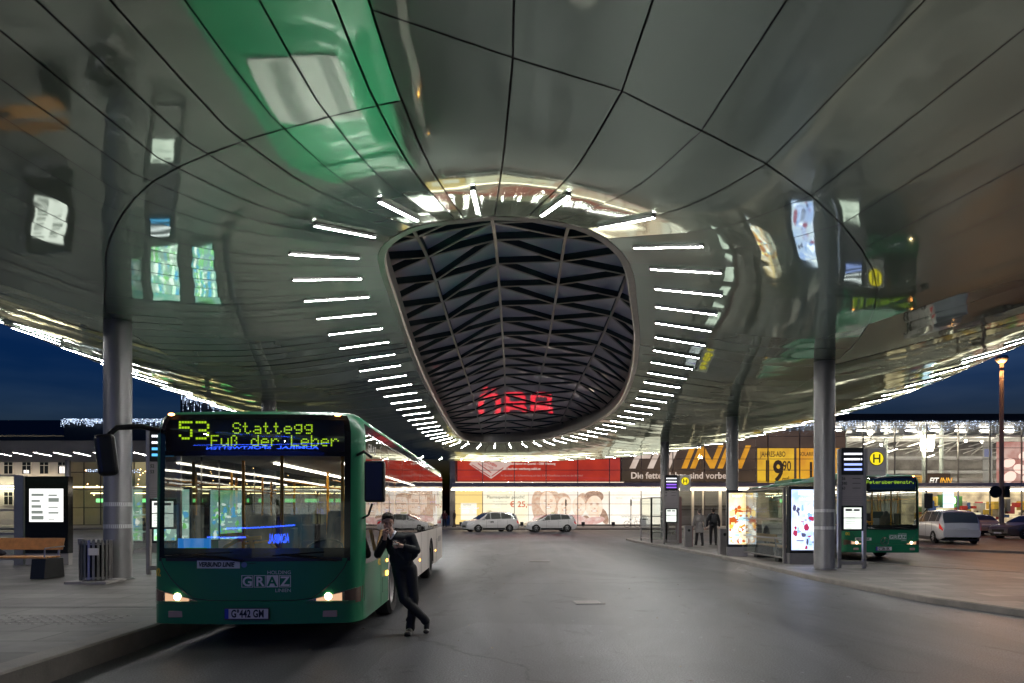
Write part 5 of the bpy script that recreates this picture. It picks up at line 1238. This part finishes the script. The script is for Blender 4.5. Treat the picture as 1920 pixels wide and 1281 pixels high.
for (x, y, lab) in ((8.02,29.2,'slim grey waste box right of the small far shelter'),(7.92,24.0,'slim grey waste box at the kerb beside the orange lit poster')):
    w_ = thing('waste_box', lab, 'litter bin', (x,y,RP)); m = MB(); m.box(-.16,-.14,0,.16,.14,.95); c = m.build('housing', M_frame, w_, bevel=.012)
    m = MB(); m.lathe([(0,0),(.06,0)], (.02,-.143,.74), 18, 'y'); m.build('opening', M_black, c); m = MB(); m.box(.165,-.12,0,.20,.12,.95); m.build('side_panel', MATS['reddish_post'], w_)
# street lamp with its sodium light
lp = thing('street_lamp', 'tall street lamp standing between the parked cars and the right canopy edge', 'street lamp', (30.6,40,.1))
m = MB(); m.lathe([(.17,0),(.17,.3),(.13,.35),(.11,10.9),(0,10.9)], n=18); m.build('pole', mat('lamp_pole', (.20,.18,.16), .45, .4), lp, smooth=50)
m = MB(); m.lathe([(.11,10.9),(.32,11.1),(.36,11.2),(.30,11.35),(0,11.4)], n=18); m.build('lamp_head', M_steel, lp, smooth=50)
m = MB(); m.lathe([(0,10.86),(.14,10.9),(.27,11.06)], n=16); m.build('lamp_glass', emis('sodium_glow', (1,.45,.1), 7), lp)
m = MB(); m.lathe([(0,-.02),(.38,-.02),(.38,.02),(0,.02)], (-.45,-.1,2.85), 24, 'y'); m.box(-.45,-.08,2.8,-.05,-.04,2.86); m.box(.0,-.3,2.5,.3,-.1,3.2); m.build('traffic_sign_back', M_dark, lp)
ld = bpy.data.lights.new('street_lamp_light', 'POINT'); ld.energy = 1500; ld.color = (1,.45,.16); ld.shadow_soft_size = .3
lo = bpy.data.objects.new('street_lamp_light', ld); COL.objects.link(lo); lo.parent = lp; lo.location = (0,0,10.5)
# slim sign posts and a bicycle before the lit posters
for (px, lab, bx) in ((1061,'thin sign post in front of the faces poster',0),(1183,'thin sign post beside the bicycle by the bright posters',0),(1203,'short post with a small brown cabinet right of the bicycle',1)):
    x = FX(px)*.9; p = thing('sign_post', lab, 'sign post', (x,64.8,RP)); m = MB(); m.cyl((0,0,0),(0,0,2.9 if not bx else 1.9),.035,n=8); m.build('pole', M_dark, p)
    m = MB(); m.box(-.07 if not bx else -.18,-.05,2.2 if not bx else .1,.07 if not bx else .45,.0,2.8 if not bx else .9); m.build('plate', M_dark, p)
bk_ = thing('bicycle', 'pale bicycle parked against the bright posters', 'bicycle', (FX(1184)*.9,64.4,RP), R(4))
for x in (-.52,.52):
    m = MB(); m.tube([(x+.33*math.cos(t),0,.34+.33*math.sin(t)) for t in [2*math.pi*i/22 for i in range(22)]], .02, 5, closed=True); wl_ = m.build('wheel', M_rub, bk_)
    m = MB()
    for i in range(8): m.cyl((x,0,.34),(x+.32*math.cos(i*.785),0,.34+.32*math.sin(i*.785)),.004,n=4,caps=False)
    m.build('spokes', M_steel, wl_)
m = MB(); m.tube([(-.52,0,.34),(-.18,0,.80),(.34,0,.85),(-.05,0,.32),(-.18,0,.80)], .02, 5); m.tube([(-.52,0,.34),(-.05,0,.32)], .015, 5); m.tube([(.52,0,.34),(.34,0,.85),(.31,0,.98)], .018, 5); m.build('frame', mat('bike_paint', (.5,.35,.35), .4), bk_)
m = MB(); m.tube([(.31,-.25,1.0),(.33,0,1.02),(.31,.25,1.0)], .015, 5); m.build('handlebar', M_black, bk_); m = MB(); m.cbox((-.22,0,.86),(.25,.12,.05)); m.tube([(-.18,0,.8),(-.21,0,.86)],.015,5); m.build('saddle', M_black, bk_)
# small black ground boxes along the posters
for i, px in enumerate((862,979,1097,1155,1214)):
    p = thing('floor_box', f'{ordinal(i+1)} small dark box from the left at the foot of the bright posters', 'box', (FX(px)*.93,68.8,RP), 0, 'boxes at the foot of the posters'); m = MB(); m.box(-.18,-.1,.1,.18,.1,.5); m.build('housing', M_dark, p, bevel=.02); m = MB(); m.box(-.1,-.08,0,.1,.08,.1); m.build('foot', M_steel, p)

# ================================================================ CARS (front toward -x)
def lerp_tab(tab, x):
    if x <= tab[0][0]: return tab[0][1]
    for (a, b), (c, d) in zip(tab, tab[1:]):
        if x <= c:
            t = (x-a)/(c-a); return b+(d-b)*t
    return tab[-1][1]
M_lens = mat('headlamp_lens', (.75,.75,.78), .08, .3, coat=1); M_tail = mat('tail_lamp', (.32,.01,.015), .15, emit=(1,.02,.02), es=.25, coat=1)
def car(label, loc, rz, top, belt, W, paint, cowl, rfront, rrear, tailx, wheels, side_win, lamp_on=False, sign=None, taxi_letter=False, name='parked_car', cat='car', group='cars on the forecourt'):
    c = thing(name, label, cat, loc, rz, group); x0, x1 = top[0][0], top[-1][0]; L_ = x1-x0; hw = W/2
    def sec(x):
        u = (x-x0)/L_; e = 1 - .20*max(0, 1-u/.13)**2.2 - .13*max(0, (u-.90)/.10)**2; w_ = hw*e
        zt = lerp_tab(top, x); zb_ = min(lerp_tab(belt, x), zt-.01); low = .20+.12*max(0,1-u/.06)+.14*max(0,(u-.94)/.06)
        gh = max(0, zt-zb_); k = min(1, gh/.5)
        return [(w_*.90, low), (w_*.985, low+.12), (w_, .62), (w_*.975, zb_), (w_*(.955-.20*k), zt-.05*k-.004), (w_*(.86-.26*k), zt-.012*k), (0, zt+.012)]
    def SS(x, s, off=0):
        p = sec(x); sg = 1 if s >= 0 else -1; s = abs(s); i = min(5, int(s)); f = s-i
        y = p[i][0]+(p[i+1][0]-p[i][0])*f; z = p[i][1]+(p[i+1][1]-p[i][1])*f
        if off:
            dy = p[i+1][1]-p[i][1]; dz = -(p[i+1][0]-p[i][0]); l = math.hypot(dy, dz) or 1; y += off*dy/l; z += off*dz/l
        return (x, sg*y, z)
    m = MB(); NX = 56; sl = [0,1,2,3,4,5,6,-5,-4,-3,-2,-1,-.0001]
    m.grid(lambda u, v: SS(x0+L_*u, sl[int(round(v*12))] if v < 1 else -.0001), NX, 12)
    for xe in (x0, x1): m.poly([SS(xe, s) for s in ([0,1,2,3,4,5,6,-5,-4,-3,-2,-1,-.0001])])
    m.build('body', paint, c, smooth=32, recalc=True)
    m = MB()
    for sg in (1,-1): m.box(wheels[0]+.42, sg*(hw-.01)-.02, .22, wheels[1]-.42, sg*(hw-.01)+.02, .33)
    m.build('sill', M_black, c)
    m = MB(); m.box(x0+.25,-hw+.1,.16,x1-.25,hw-.1,.24); m.build('underbody', M_black, c)
    for sg in (1, -1):
        for (xa, xb, xc, xd) in side_win:
            m = MB(); m.grid(lambda u, v: SS((xa+(xb-xa)*u)*(1-v)+(xc+(xd-xc)*u)*v, sg*(3.06+.90*v), .007), 8, 3); m.build('side_window', G_car, c)
        for wx in wheels:
            m = MB(); m.lathe([(0,0),(.375,0)], (wx, sg*(hw*.992), .34), 24, 'y'); m.build('wheel_arch', M_black, c)
            m = MB(); m.lathe([(.20,-.1),(.30,-.11),(.325,-.07),(.33,0),(.325,.07),(.30,.11),(.20,.10),(.20,-.1)], (wx, sg*(hw-.075), .33), 26, 'y'); t_ = m.build('wheel', M_rub, c, smooth=40)
            m = MB(); yy = sg*(hw+.012); m.lathe([(0,0),(.05,.01*sg),(.06,-.02*sg),(.205,-.015*sg),(.215,.01*sg)], (wx, yy-.01*sg, .33), 24, 'y')
            for i in range(7):
                a = 2*math.pi*i/7; m.beam((wx+.05*math.cos(a), yy, .33+.05*math.sin(a)), (wx+.2*math.cos(a), yy, .33+.2*math.sin(a)), .035, .02, (0,1,0))
            m.build('rim', mat('car_rim', (.5,.5,.5), .3, .9), t_)
        m = MB(); m.T = Matrix.Translation((cowl+.45, sg*(hw+.07), lerp_tab(belt, cowl+.5)+.05)); m.sph((0,0,0),(.07,.10,.075),10,6); m.T = None; m.build('wing_mirror', paint, c, smooth=60)
        m = MB(); m.grid(lambda u, v: SS(x0+.03+.42*u, sg*(2.30+.6*v+.1*u), .008), 6, 2); m.build('headlight', M_headw if lamp_on else M_lens, c)
        m = MB(); m.grid(lambda u, v: SS(x1-.25+.245*u, sg*(2.35+.62*v), .008), 4, 3); m.build('taillight', M_tail, c)
        m = MB()
        for dx in (.18, 1.12): m.beam(SS(cowl+.62+dx, sg*2.7, .012), SS(cowl+.80+dx, sg*2.7, .012), .02, .02)
        m.build('door_handle', M_steel if paint is not None else M_black, c)
        m = MB()
        for dx in (.30, 1.32, 2.2):
            xx = cowl+.35+dx
            if xx < x1-.5: m.tube([SS(xx, sg*s_, .003) for s_ in (.9,1.5,2,2.5,2.98)], .006, 4)
        m.tube([SS(x0+.5+i*.3, sg*1.05, .004) for i in range(int((L_-.9)/.3))], .012, 4); m.build('door_seam', M_black, c)
    m = MB(); m.grid(lambda u, v: SS(cowl+(rfront-cowl)*(.04+.92*u), [4.1,5,6,-5,-4.1][int(round(v*4))], .008), 8, 4); m.build('windscreen', G_car, c)
    m = MB(); m.grid(lambda u, v: SS(rrear+(tailx-rrear)*(.06+.86*u), [4.1,5,6,-5,-4.1][int(round(v*4))], .008), 8, 4); m.build('rear_window', G_car, c)
    m = MB(); m.box(x0-.012,-.42,.40,x0+.05,.42,.56); m.build('grille', M_black, c, bevel=.01); m = MB(); m.box(x0-.018,-.26,.30,x0+.02,.26,.39); m.build('number_plate', M_white, c)
    m = MB(); m.box(x1-.02,-.26,.70,x1+.015,.26,.80); m.build('number_plate', M_white, c)
    if sign:
        zt = lerp_tab(top, sign); m = MB(); m.box(sign-.12,-.26,zt+.01,sign+.12,.26,zt+.14); m.build('roof_sign', emis('taxi_sign', (.9,.8,.5), .55) , c, bevel=.03)
        m = MB(); text(m, 'TAXI', .12, (sign-.0,-.265,zt+.03), align='CENTER'); m.build('roof_lettering', M_black, c)
    if taxi_letter:
        m = MB(); text(m, '878', .20, (-.35,-hw-.004,.78), bold=.006); m.build('door_lettering', M_black, c)
    return c
M_wp = mat('white_paint', (.72,.70,.69), .22, 0, coat=.8); M_sp = mat('silver_paint', (.42,.40,.38), .28, .6, coat=.6); M_gp = mat('grey_paint', (.16,.155,.15), .3, .4, coat=.7)
mpv_top = [(-2.38,.62),(-2.33,.82),(-2.15,.93),(-1.35,1.06),(-.55,1.60),(-.15,1.69),(.9,1.70),(1.7,1.66),(2.05,1.56),(2.32,1.0),(2.38,.70)]
mpv_belt = [(-2.4,.60),(-1.35,1.02),(0,1.05),(2.1,1.10),(2.38,.72)]
mpv_win = [(-1.15,-.32,-.52,-.32),(-.26,.62,-.26,.62),(.68,1.62,.68,1.56),(1.68,2.08,1.64,1.92)]
hb_top = [(-2.18,.55),(-2.14,.74),(-1.95,.85),(-1.15,1.0),(-.35,1.46),(.1,1.545),(.7,1.55),(1.45,1.48),(1.85,1.36),(2.12,.95),(2.17,.60)]
hb_belt = [(-2.2,.54),(-1.15,.96),(0,.99),(1.85,1.08),(2.17,.62)]
hb_win = [(-.95,-.18,-.36,-.18),(-.12,.75,-.12,.75),(.81,1.62,.81,1.42)]
sd_top = [(-2.3,.50),(-2.25,.70),(-2.0,.80),(-1.05,.94),(-.35,1.36),(0,1.42),(.6,1.42),(1.05,1.34),(1.65,1.02),(2.2,.98),(2.3,.60)]
sd_belt = [(-2.3,.49),(-1.05,.90),(0,.93),(1.7,.97),(2.3,.60)]
sd_win = [(-.85,-.1,-.38,-.1),(-.04,.75,-.04,.75),(.80,1.35,.80,1.02)]
car('white people carrier taxi with black door number before the lit posters', (-1.88,55,0), R(24), mpv_top, mpv_belt, 1.88, M_wp, -1.35, -.5, 1.95, 2.33, (-1.45,1.42), mpv_win, sign=-.1, taxi_letter=True, name='taxi', cat='taxi')
car('white compact taxi behind the larger one under the faces poster', (3.25,54.8,0), R(9), hb_top, hb_belt, 1.78, M_wp, -1.15, -.3, 1.5, 2.08, (-1.38,1.30), hb_win, sign=.25, name='taxi', cat='taxi')
car('white people carrier parked tail toward the viewer right of the far bus', (22.9,34.0,.1), R(255), mpv_top, mpv_belt, 1.88, M_wp, -1.35, -.5, 1.95, 2.33, (-1.45,1.42), mpv_win, sign=-.1)
car('silver saloon seen from behind between the white people carrier and the lamp', (32.4,44.8,.1), R(250), sd_top, sd_belt, 1.78, M_sp, -1.05, -.3, .85, 1.68, (-1.35,1.35), sd_win, sign=.2)
car('dark grey saloon cut off by the right edge of the photo', (31.4,38.6,.1), R(6), sd_top, sd_belt, 1.78, M_gp, -1.05, -.3, .85, 1.68, (-1.35,1.35), sd_win)
# ================================================================ PEOPLE
M_skin = mat('skin', (.62,.38,.29), .5); M_hair = mat('dark_hair', (.03,.018,.012), .6, bump=.8, bscale=60, bdist=.01)
M_knit = mat('black_knit', (.016,.018,.02), .8, bump=.4, bscale=9, bdist=.03); M_trou = mat('black_trousers', (.014,.014,.015), .65, bump=.5, bscale=7, bdist=.03)
M_shoe = mat('black_leather', (.02,.018,.017), .3); M_shirt = mat('white_shirt', (.72,.74,.78), .7)
mx, my = -1.45, 8.9
P_ = thing('person', 'man in black sweater and white collar leaning on the near bus reading a phone', 'person', (mx,my,0))
V = Vector
def head(par, c, yaw, pitch, s=1.0, skin=M_skin, hair=M_hair, roll=0):
    Rm = (Matrix.Rotation(yaw, 4, 'Z') @ Matrix.Rotation(pitch, 4, 'X') @ Matrix.Rotation(roll, 4, 'Y')).to_3x3(); c = V(c)
    def q(x, y, z): return tuple(c + Rm @ V((x*s, y*s, z*s)))
    pr = [('e', q(0,.01,.03), (.074*s,.092*s,.092*s), Rm), ('e', q(0,-.018,-.035), (.057*s,.066*s,.078*s), Rm), ('e', q(0,-.045,-.092), (.03*s,.026*s,.022*s), Rm),
          ('c', q(0,-.086,.012), q(0,-.106,-.026), .009*s, .014*s), ('e', q(.013,-.093,-.03), (.009*s,.01*s,.007*s), Rm), ('e', q(-.013,-.093,-.03), (.009*s,.01*s,.007*s), Rm),
          ('e', q(.078,.012,-.005), (.008*s,.02*s,.032*s), Rm), ('e', q(-.078,.012,-.005), (.008*s,.02*s,.032*s), Rm),
          ('e', q(0,-.078,-.062), (.024*s,.012*s,.009*s), Rm), ('e', q(0,-.076,.03), (.05*s,.012*s,.01*s), Rm), ('e', q(.04,-.058,-.02), (.022*s,.02*s,.02*s), Rm), ('e', q(-.04,-.058,-.02), (.022*s,.02*s,.02*s), Rm)]
    return pr, q, Rm
hc = (-.262,-.075,1.555)
pr, q, Rm = head(P_, hc, R(14), R(17))
neck = [('c', (-.222,-.02,1.36), q(0,.02,-.06), .062, .055)]
# hands: palm, four bent fingers and a thumb each
def hand(w, palm, dirs, r=.0088):
    w = V(w); palm = V(palm); out = [('c', w, palm, .026, .030)]
    for chain in dirs:
        pts = [V(p) for p in chain]
        for i in range(len(pts)-1): out.append(('c', pts[i], pts[i+1], r*(1.12-.1*i), r*(1.0-.1*i)))
    return out
# right hand (viewer's left) raised to the mouth with a cigarette
rw = V((-.285,-.175,1.325)); rp = V((-.272,-.195,1.385))
rf = [[rp+V((-.030,0,.015)), rp+V((-.032,-.018,.058)), rp+V((-.010,.006,.082)), rp+V((.010,.020,.080))],
      [rp+V((-.012,-.006,.026)), rp+V((-.008,-.022,.070)), rp+V((.014,.000,.094)), rp+V((.030,.016,.092))],
      [rp+V((.010,-.008,.022)), rp+V((.016,-.026,.054)), rp+V((.040,-.010,.062)), rp+V((.046,.008,.052))],
      [rp+V((.028,-.004,.008)), rp+V((.036,-.022,.034)), rp+V((.056,-.010,.036)), rp+V((.058,.006,.026))],
      [rp+V((-.026,.010,-.015)), rp+V((-.044,.006,.022)), rp+V((-.030,.016,.050))]]
# left hand (viewer's right) holding the phone at chest height
lw = V((-.035,-.20,1.235)); lp_ = V((-.085,-.235,1.245))
lf = [[lp_+V((-.022,.004,.022)), lp_+V((-.052,-.014,.036)), lp_+V((-.062,-.026,.052))],
      [lp_+V((-.030,-.002,.006)), lp_+V((-.062,-.016,.014)), lp_+V((-.074,-.030,.030))],
      [lp_+V((-.030,-.006,-.012)), lp_+V((-.062,-.018,-.008)), lp_+V((-.074,-.034,.008))],
      [lp_+V((-.024,-.010,-.028)), lp_+V((-.050,-.022,-.028)), lp_+V((-.062,-.036,-.014))],
      [lp_+V((.014,-.008,.020)), lp_+V((-.008,-.032,.040)), lp_+V((-.034,-.044,.050))]]
fore = [('c', (-.395,-.07,1.12), rw, .040, .027), ('c', (.125,-.04,1.17), lw, .040, .027)]
under = [('c', (-.20,0,1.33), (-.10,.02,1.0), .07, .08), ('c', (-.28,0,1.33), (-.395,-.07,1.12), .04, .036), ('c', (.06,0,1.33), (.125,-.04,1.17), .04, .036),
         ('c', (-.12,.02,.93), (-.03,-.10,.49), .06, .045), ('c', (.04,.02,.93), (.09,-.03,.49), .06, .045), ('c', (-.03,-.10,.49), (.20,-.01,.24), .045, .03), ('c', (.09,-.03,.49), (.035,.04,.18), .045, .03), ('c', (-.28,0,1.33), (.06,0,1.33), .04,.04), ('c', (-.10,.02,.95), (.02,.02,.95), .06,.06)]
body = blob('body', pr+neck+hand(rw, rp, rf)+hand(lw, lp_, lf)+fore+under, M_skin, P_, .0052, 1)
hm = []
hm.append(('e', q(0,.028,.062), (.083,.098,.074), Rm)); hm.append(('e', q(0,.062,.005), (.076,.058,.072), Rm)); hm.append(('e', q(.02,-.045,.108), (.05,.04,.022), Rm))
hm += [('c', q(.073,.005,.045), q(.077,.005,.0), .014,.009), ('c', q(-.073,.005,.045), q(-.077,.005,.0), .014,.009)]
blob('hair', hm, M_hair, P_, .007, 1)
m = MB()
for s_ in (-1, 1): m.sph(q(.031*s_,-.074,.004), (.0135,.008,.006), 10, 6)
m.build('eyes', mat('eye_dark', (.05,.035,.03), .2), P_, smooth=60)
m = MB()
for s_ in (-1, 1): m.tube([q(.014*s_,-.090,.030), q(.034*s_,-.090,.036), q(.052*s_,-.076,.030)], .0042, 5)
m.build('eyebrows', M_hair, P_); m = MB(); m.tube([q(-.022,-.086,-.062), q(0,-.092,-.060), q(.022,-.086,-.062)], .0036, 6); m.build('lips', mat('lip', (.38,.14,.12), .5), P_)
m = MB(); m.T = None
for k in range(1): m.sph(q(0,-.035,-.085), (.045,.045,.04), 12, 8)
m.build('stubble', mat('stubble', (.26,.15,.11), .8), P_, smooth=60)
# sweater
sw = [('e', (-.115,.005,1.22), (.185,.115,.20)), ('e', (-.095,.01,1.05), (.165,.112,.16)), ('e', (-.075,.01,.975), (.168,.115,.075)), ('e', (-.135,.0,1.335), (.19,.10,.075)), ('c', (-.30,.0,1.34), (.05,.0,1.345), .070, .070),
      ('c', (-.305,.0,1.335), (-.40,-.075,1.115), .068, .058), ('c', (-.40,-.075,1.115), (-.292,-.160,1.285), .058, .040), ('c', (-.292,-.160,1.285), (-.290,-.165,1.30), .039, .039),
      ('c', (.055,.0,1.335), (.13,-.04,1.165), .068, .057), ('c', (.13,-.04,1.165), (-.010,-.188,1.228), .057, .039), ('e', (.02,-.08,1.12), (.05,.03,.10)), ('c', (-.23,-.09,1.22), (-.05,-.10,1.05), .02, .014), ('c', (.075,.0,1.25), (.075,.0,1.10), .05, .05), ('c', (-.19,-.10,1.30),(-.16,-.11,1.10), .018,.016), ('c', (-.02,-.10,1.30),(-.06,-.11,1.16), .018,.014), ('c', (-.20,-.07,1.02),(.02,-.09,1.0), .02,.02), ('c', (.12,-.04,1.10), (.04,.05,1.02), .03, .02)]
blob('sweater', sw, M_knit, P_, .009, 3)
m = MB(); m.T = None
m.poly([(-.285,-.108,1.385),(-.215,-.128,1.30),(-.205,-.128,1.315),(-.235,-.07,1.42)]); m.poly([(-.165,-.106,1.395),(-.200,-.130,1.30),(-.190,-.126,1.31),(-.150,-.07,1.43)])
cl = blob('collar', [('c', (-.278,-.045,1.418),(-.255,-.105,1.385), .018,.016), ('c', (-.255,-.105,1.385),(-.222,-.118,1.325), .018,.008), ('c', (-.165,-.045,1.428),(-.178,-.105,1.392), .018,.016), ('c', (-.178,-.105,1.392),(-.212,-.120,1.325), .018,.008), ('c', (-.278,-.045,1.418),(-.225,.05,1.43), .018,.018), ('c', (-.225,.05,1.43),(-.165,-.045,1.428), .018,.018)], M_shirt, P_, .007, 1)
# trousers
tr = [('e', (-.065,.015,.935), (.165,.115,.10)), ('c', (-.125,.015,.90), (-.035,-.095,.50), .100, .072), ('c', (-.035,-.095,.50), (.225,-.01,.225), .072, .060), ('c', (.225,-.01,.225),(.245,.0,.19), .062,.064),
      ('c', (.035,.02,.90), (.090,-.02,.50), .098, .070), ('c', (.090,-.02,.50), (.032,.045,.13), .070, .062), ('c', (.032,.045,.13), (.03,.045,.085), .066, .068), ('c', (-.02,-.15,.52), (-.09,-.08,.62), .02,.03), ('c', (.02,-.10,.40),(.12,-.07,.33),.03,.03),('c', (.06,-.02,.30),(.0,.0,.20),.03,.03)]
blob('trousers', tr, M_trou, P_, .009, 3)
# shoes: right foot (crossed over) on its toe, left foot flat and pointing at the viewer
blob('shoe', [('c', (.262,.045,.165), (.262,-.0,.055), .043, .040), ('e', (.262,-.035,.045), (.045,.065,.034)), ('c', (.262,.06,.16),(.262,.05,.12), .036,.04)], M_shoe, P_, .008, 2)
blob('shoe', [('c', (.03,.07,.05), (.022,-.09,.044), .044, .045), ('e', (.018,-.13,.036), (.048,.075,.034)), ('b', (.022,-.04,.016), (.088,.27,.026))], M_shoe, P_, .008, 2)
ph = MB(); ph.T = Matrix.Translation((-.125,-.272,1.285)) @ Matrix.Rotation(R(14), 4, 'Z') @ Matrix.Rotation(R(-58), 4, 'X'); ph.cbox((0,0,0),(.062,.011,.118)); phone = ph.build('phone', mat('phone_case', (.02,.02,.02), .25), None, bevel=.004); phone.location = (mx,my,0)
tag(phone, 'small dark phone held at chest height by the man leaning on the bus', 'phone')
ci = MB(); cg = q(.0,-.098,-.062); ci.cyl(cg, (cg[0]+.03, cg[1]-.07, cg[2]-.012), .004, n=8); cgo = ci.build('cigarette', mat('sign_white', (.62,.58,.55), .45), None); cgo.location = (mx,my,0); tag(cgo, 'cigarette at the lips of the man leaning on the bus', 'cigarette')
# papers on the sill
cb = MB(); cb.T = Matrix.Translation((-.43,.20,1.30)) @ Matrix.Rotation(R(12), 4, 'Y'); cb.cbox((0,0,0),(.012,.22,.30)); co_ = cb.build('clipboard', mat('manila_card', (.55,.33,.10), .6), None, bevel=.003); co_.location = (mx,my,0); tag(co_, 'tan clipboard propped at the driver window beside the leaning man', 'clipboard')

def walker(label, loc, rz, coat, coat_len, h=1.75, stride=.16, bag=False, hairm=M_hair, trou=M_trou, coatc=None, face=M_skin):
    w_ = thing('person', label, 'person', loc, rz); k = h/1.75
    S = lambda x, y, z: (x*k, y*k, z*k)
    hp, q2, R2 = head(w_, S(0,.0,1.61), R(180), 0, k)
    bodyp = hp + [('c', S(0,.01,1.40), S(0,.0,1.54), .055, .05), ('c', S(0,0,1.3), S(0,0,1.0), .09, .09), ('c', S(-.1,0,.95), S(-.1,.06,.5), .06,.05), ('c', S(.1,0,.95), S(.1,-.06,.5), .06,.05), ('c', S(-.1,.06,.5), S(-.1,stride,.12), .045,.035), ('c', S(.1,-.06,.5), S(.1,-stride,.1), .045,.035),
        ('c', S(-.2,0,1.38), S(-.27,.0,1.1), .045,.04), ('c', S(.2,0,1.38), S(.27,.0,1.1), .045,.04), ('c', S(-.27,0,1.1), S(-.27,.10,.87), .038,.028), ('c', S(.27,0,1.1), S(.27,-.04,.87), .038,.028), ('c', S(-.2,0,1.38), S(.2,0,1.38), .045,.045), ('c', S(-.1,0,.95), S(.1,0,.95), .06,.06)]
    for sx_, yy in ((-.27,.10),(.27,-.04)):
        bodyp.append(('e', S(sx_,yy+.02,.80), (.018,.036,.045)))
        for f in range(4): bodyp.append(('c', S(sx_,yy+.045-f*.018,.77), S(sx_*.97,yy+.05-f*.017,.71+.005*abs(f-1)), .008,.007))
        bodyp.append(('c', S(sx_*.95,yy+.05,.81), S(sx_*.9,yy+.065,.765), .009,.008))
    blob('body', bodyp, face, w_, .012, 1)
    blob('hair', [('e', tuple(V(S(0,-.02,1.66))), (.084*k,.095*k,.078*k)), ('e', S(0,-.05,1.60), (.076*k,.06*k,.075*k))], hairm, w_, .012, 1)
    cp = [('e', S(0,0,1.25), (.20*k,.13*k,.20*k)), ('c', S(-.17,0,1.39), S(.17,0,1.39), .075*k,.075*k), ('c', S(-.2,0,1.37), S(-.275,.0,1.1), .07*k,.062*k), ('c', S(-.275,0,1.1), S(-.275,.09,.90), .06*k,.05*k), ('c', S(.2,0,1.37), S(.275,0,1.1), .07*k,.062*k), ('c', S(.275,0,1.1), S(.275,-.03,.90), .06*k,.05*k), ('e', S(0,0,1.0), (.185*k,.135*k,.2*k)), ('c', S(-.05,.0,1.46),S(.05,.0,1.46),.055*k,.055*k)]
    zz = .95
    while zz > coat_len: t = (.95-zz)/.5; cp.append(('e', S(0,.0,zz), ((.19+.045*t)*k,(.13+.06*t)*k,.06*k))); zz -= .05
    blob('coat', cp, coat, w_, .014, 2)
    blob('trousers', [('c', S(-.09,0,.95), S(-.1,.06,.5), .095*k,.072*k), ('c', S(-.1,.06,.5), S(-.1,stride,.10), .07*k,.058*k), ('c', S(.09,0,.95), S(.1,-.06,.5), .095*k,.072*k), ('c', S(.1,-.06,.5), S(.1,-stride,.12), .07*k,.058*k)], trou, w_, .014, 2)
    for sx_, yy in ((-.1,stride),(.1,-stride)): blob('shoe', [('c', S(sx_,yy-.03,.05), S(sx_,yy+.13,.04), .045*k,.042*k)], M_shoe, w_, .012, 1)
    if bag: blob('backpack', [('e', S(0,-.20,1.2), (.15*k,.10*k,.22*k)), ('e', S(0,-.22,1.08), (.14*k,.09*k,.12*k))], mat('backpack_fabric', (.012,.013,.016), .7), w_, .014, 2)
    return w_
walker('person in long light grey coat walking away on the right island', (8.78,30,RP), R(4), mat('grey_wool', (.24,.22,.21), .85, bump=.3, bscale=9, bdist=.03), .62, 1.72, hairm=mat('grey_hair', (.10,.08,.07), .7))
walker('person in black coat with backpack walking away beside the column', (9.62,30.6,RP), R(-5), mat('black_coat', (.012,.012,.015), .7, bump=.3, bscale=9, bdist=.03), .85, 1.78, .08, True)
walker('distant person in a dark red jacket at the left end of the posters', (-7.0,66.5,RP), R(200), mat('red_jacket', (.12,.02,.02), .7), .85, 1.75)
walker('distant person in pale clothes standing before the yellow poster', (-6.05,67.2,RP), R(120), mat('tan_jacket', (.26,.19,.12), .7), .85, 1.78, trou=mat('tan_trousers', (.2,.15,.1), .7))
walker('passer-by in brown silhouetted by the shops beyond the street lamp', (29.3*1.55,62.5,RP), R(90), mat('brown_coat', (.05,.03,.02), .8), .8, 1.7)
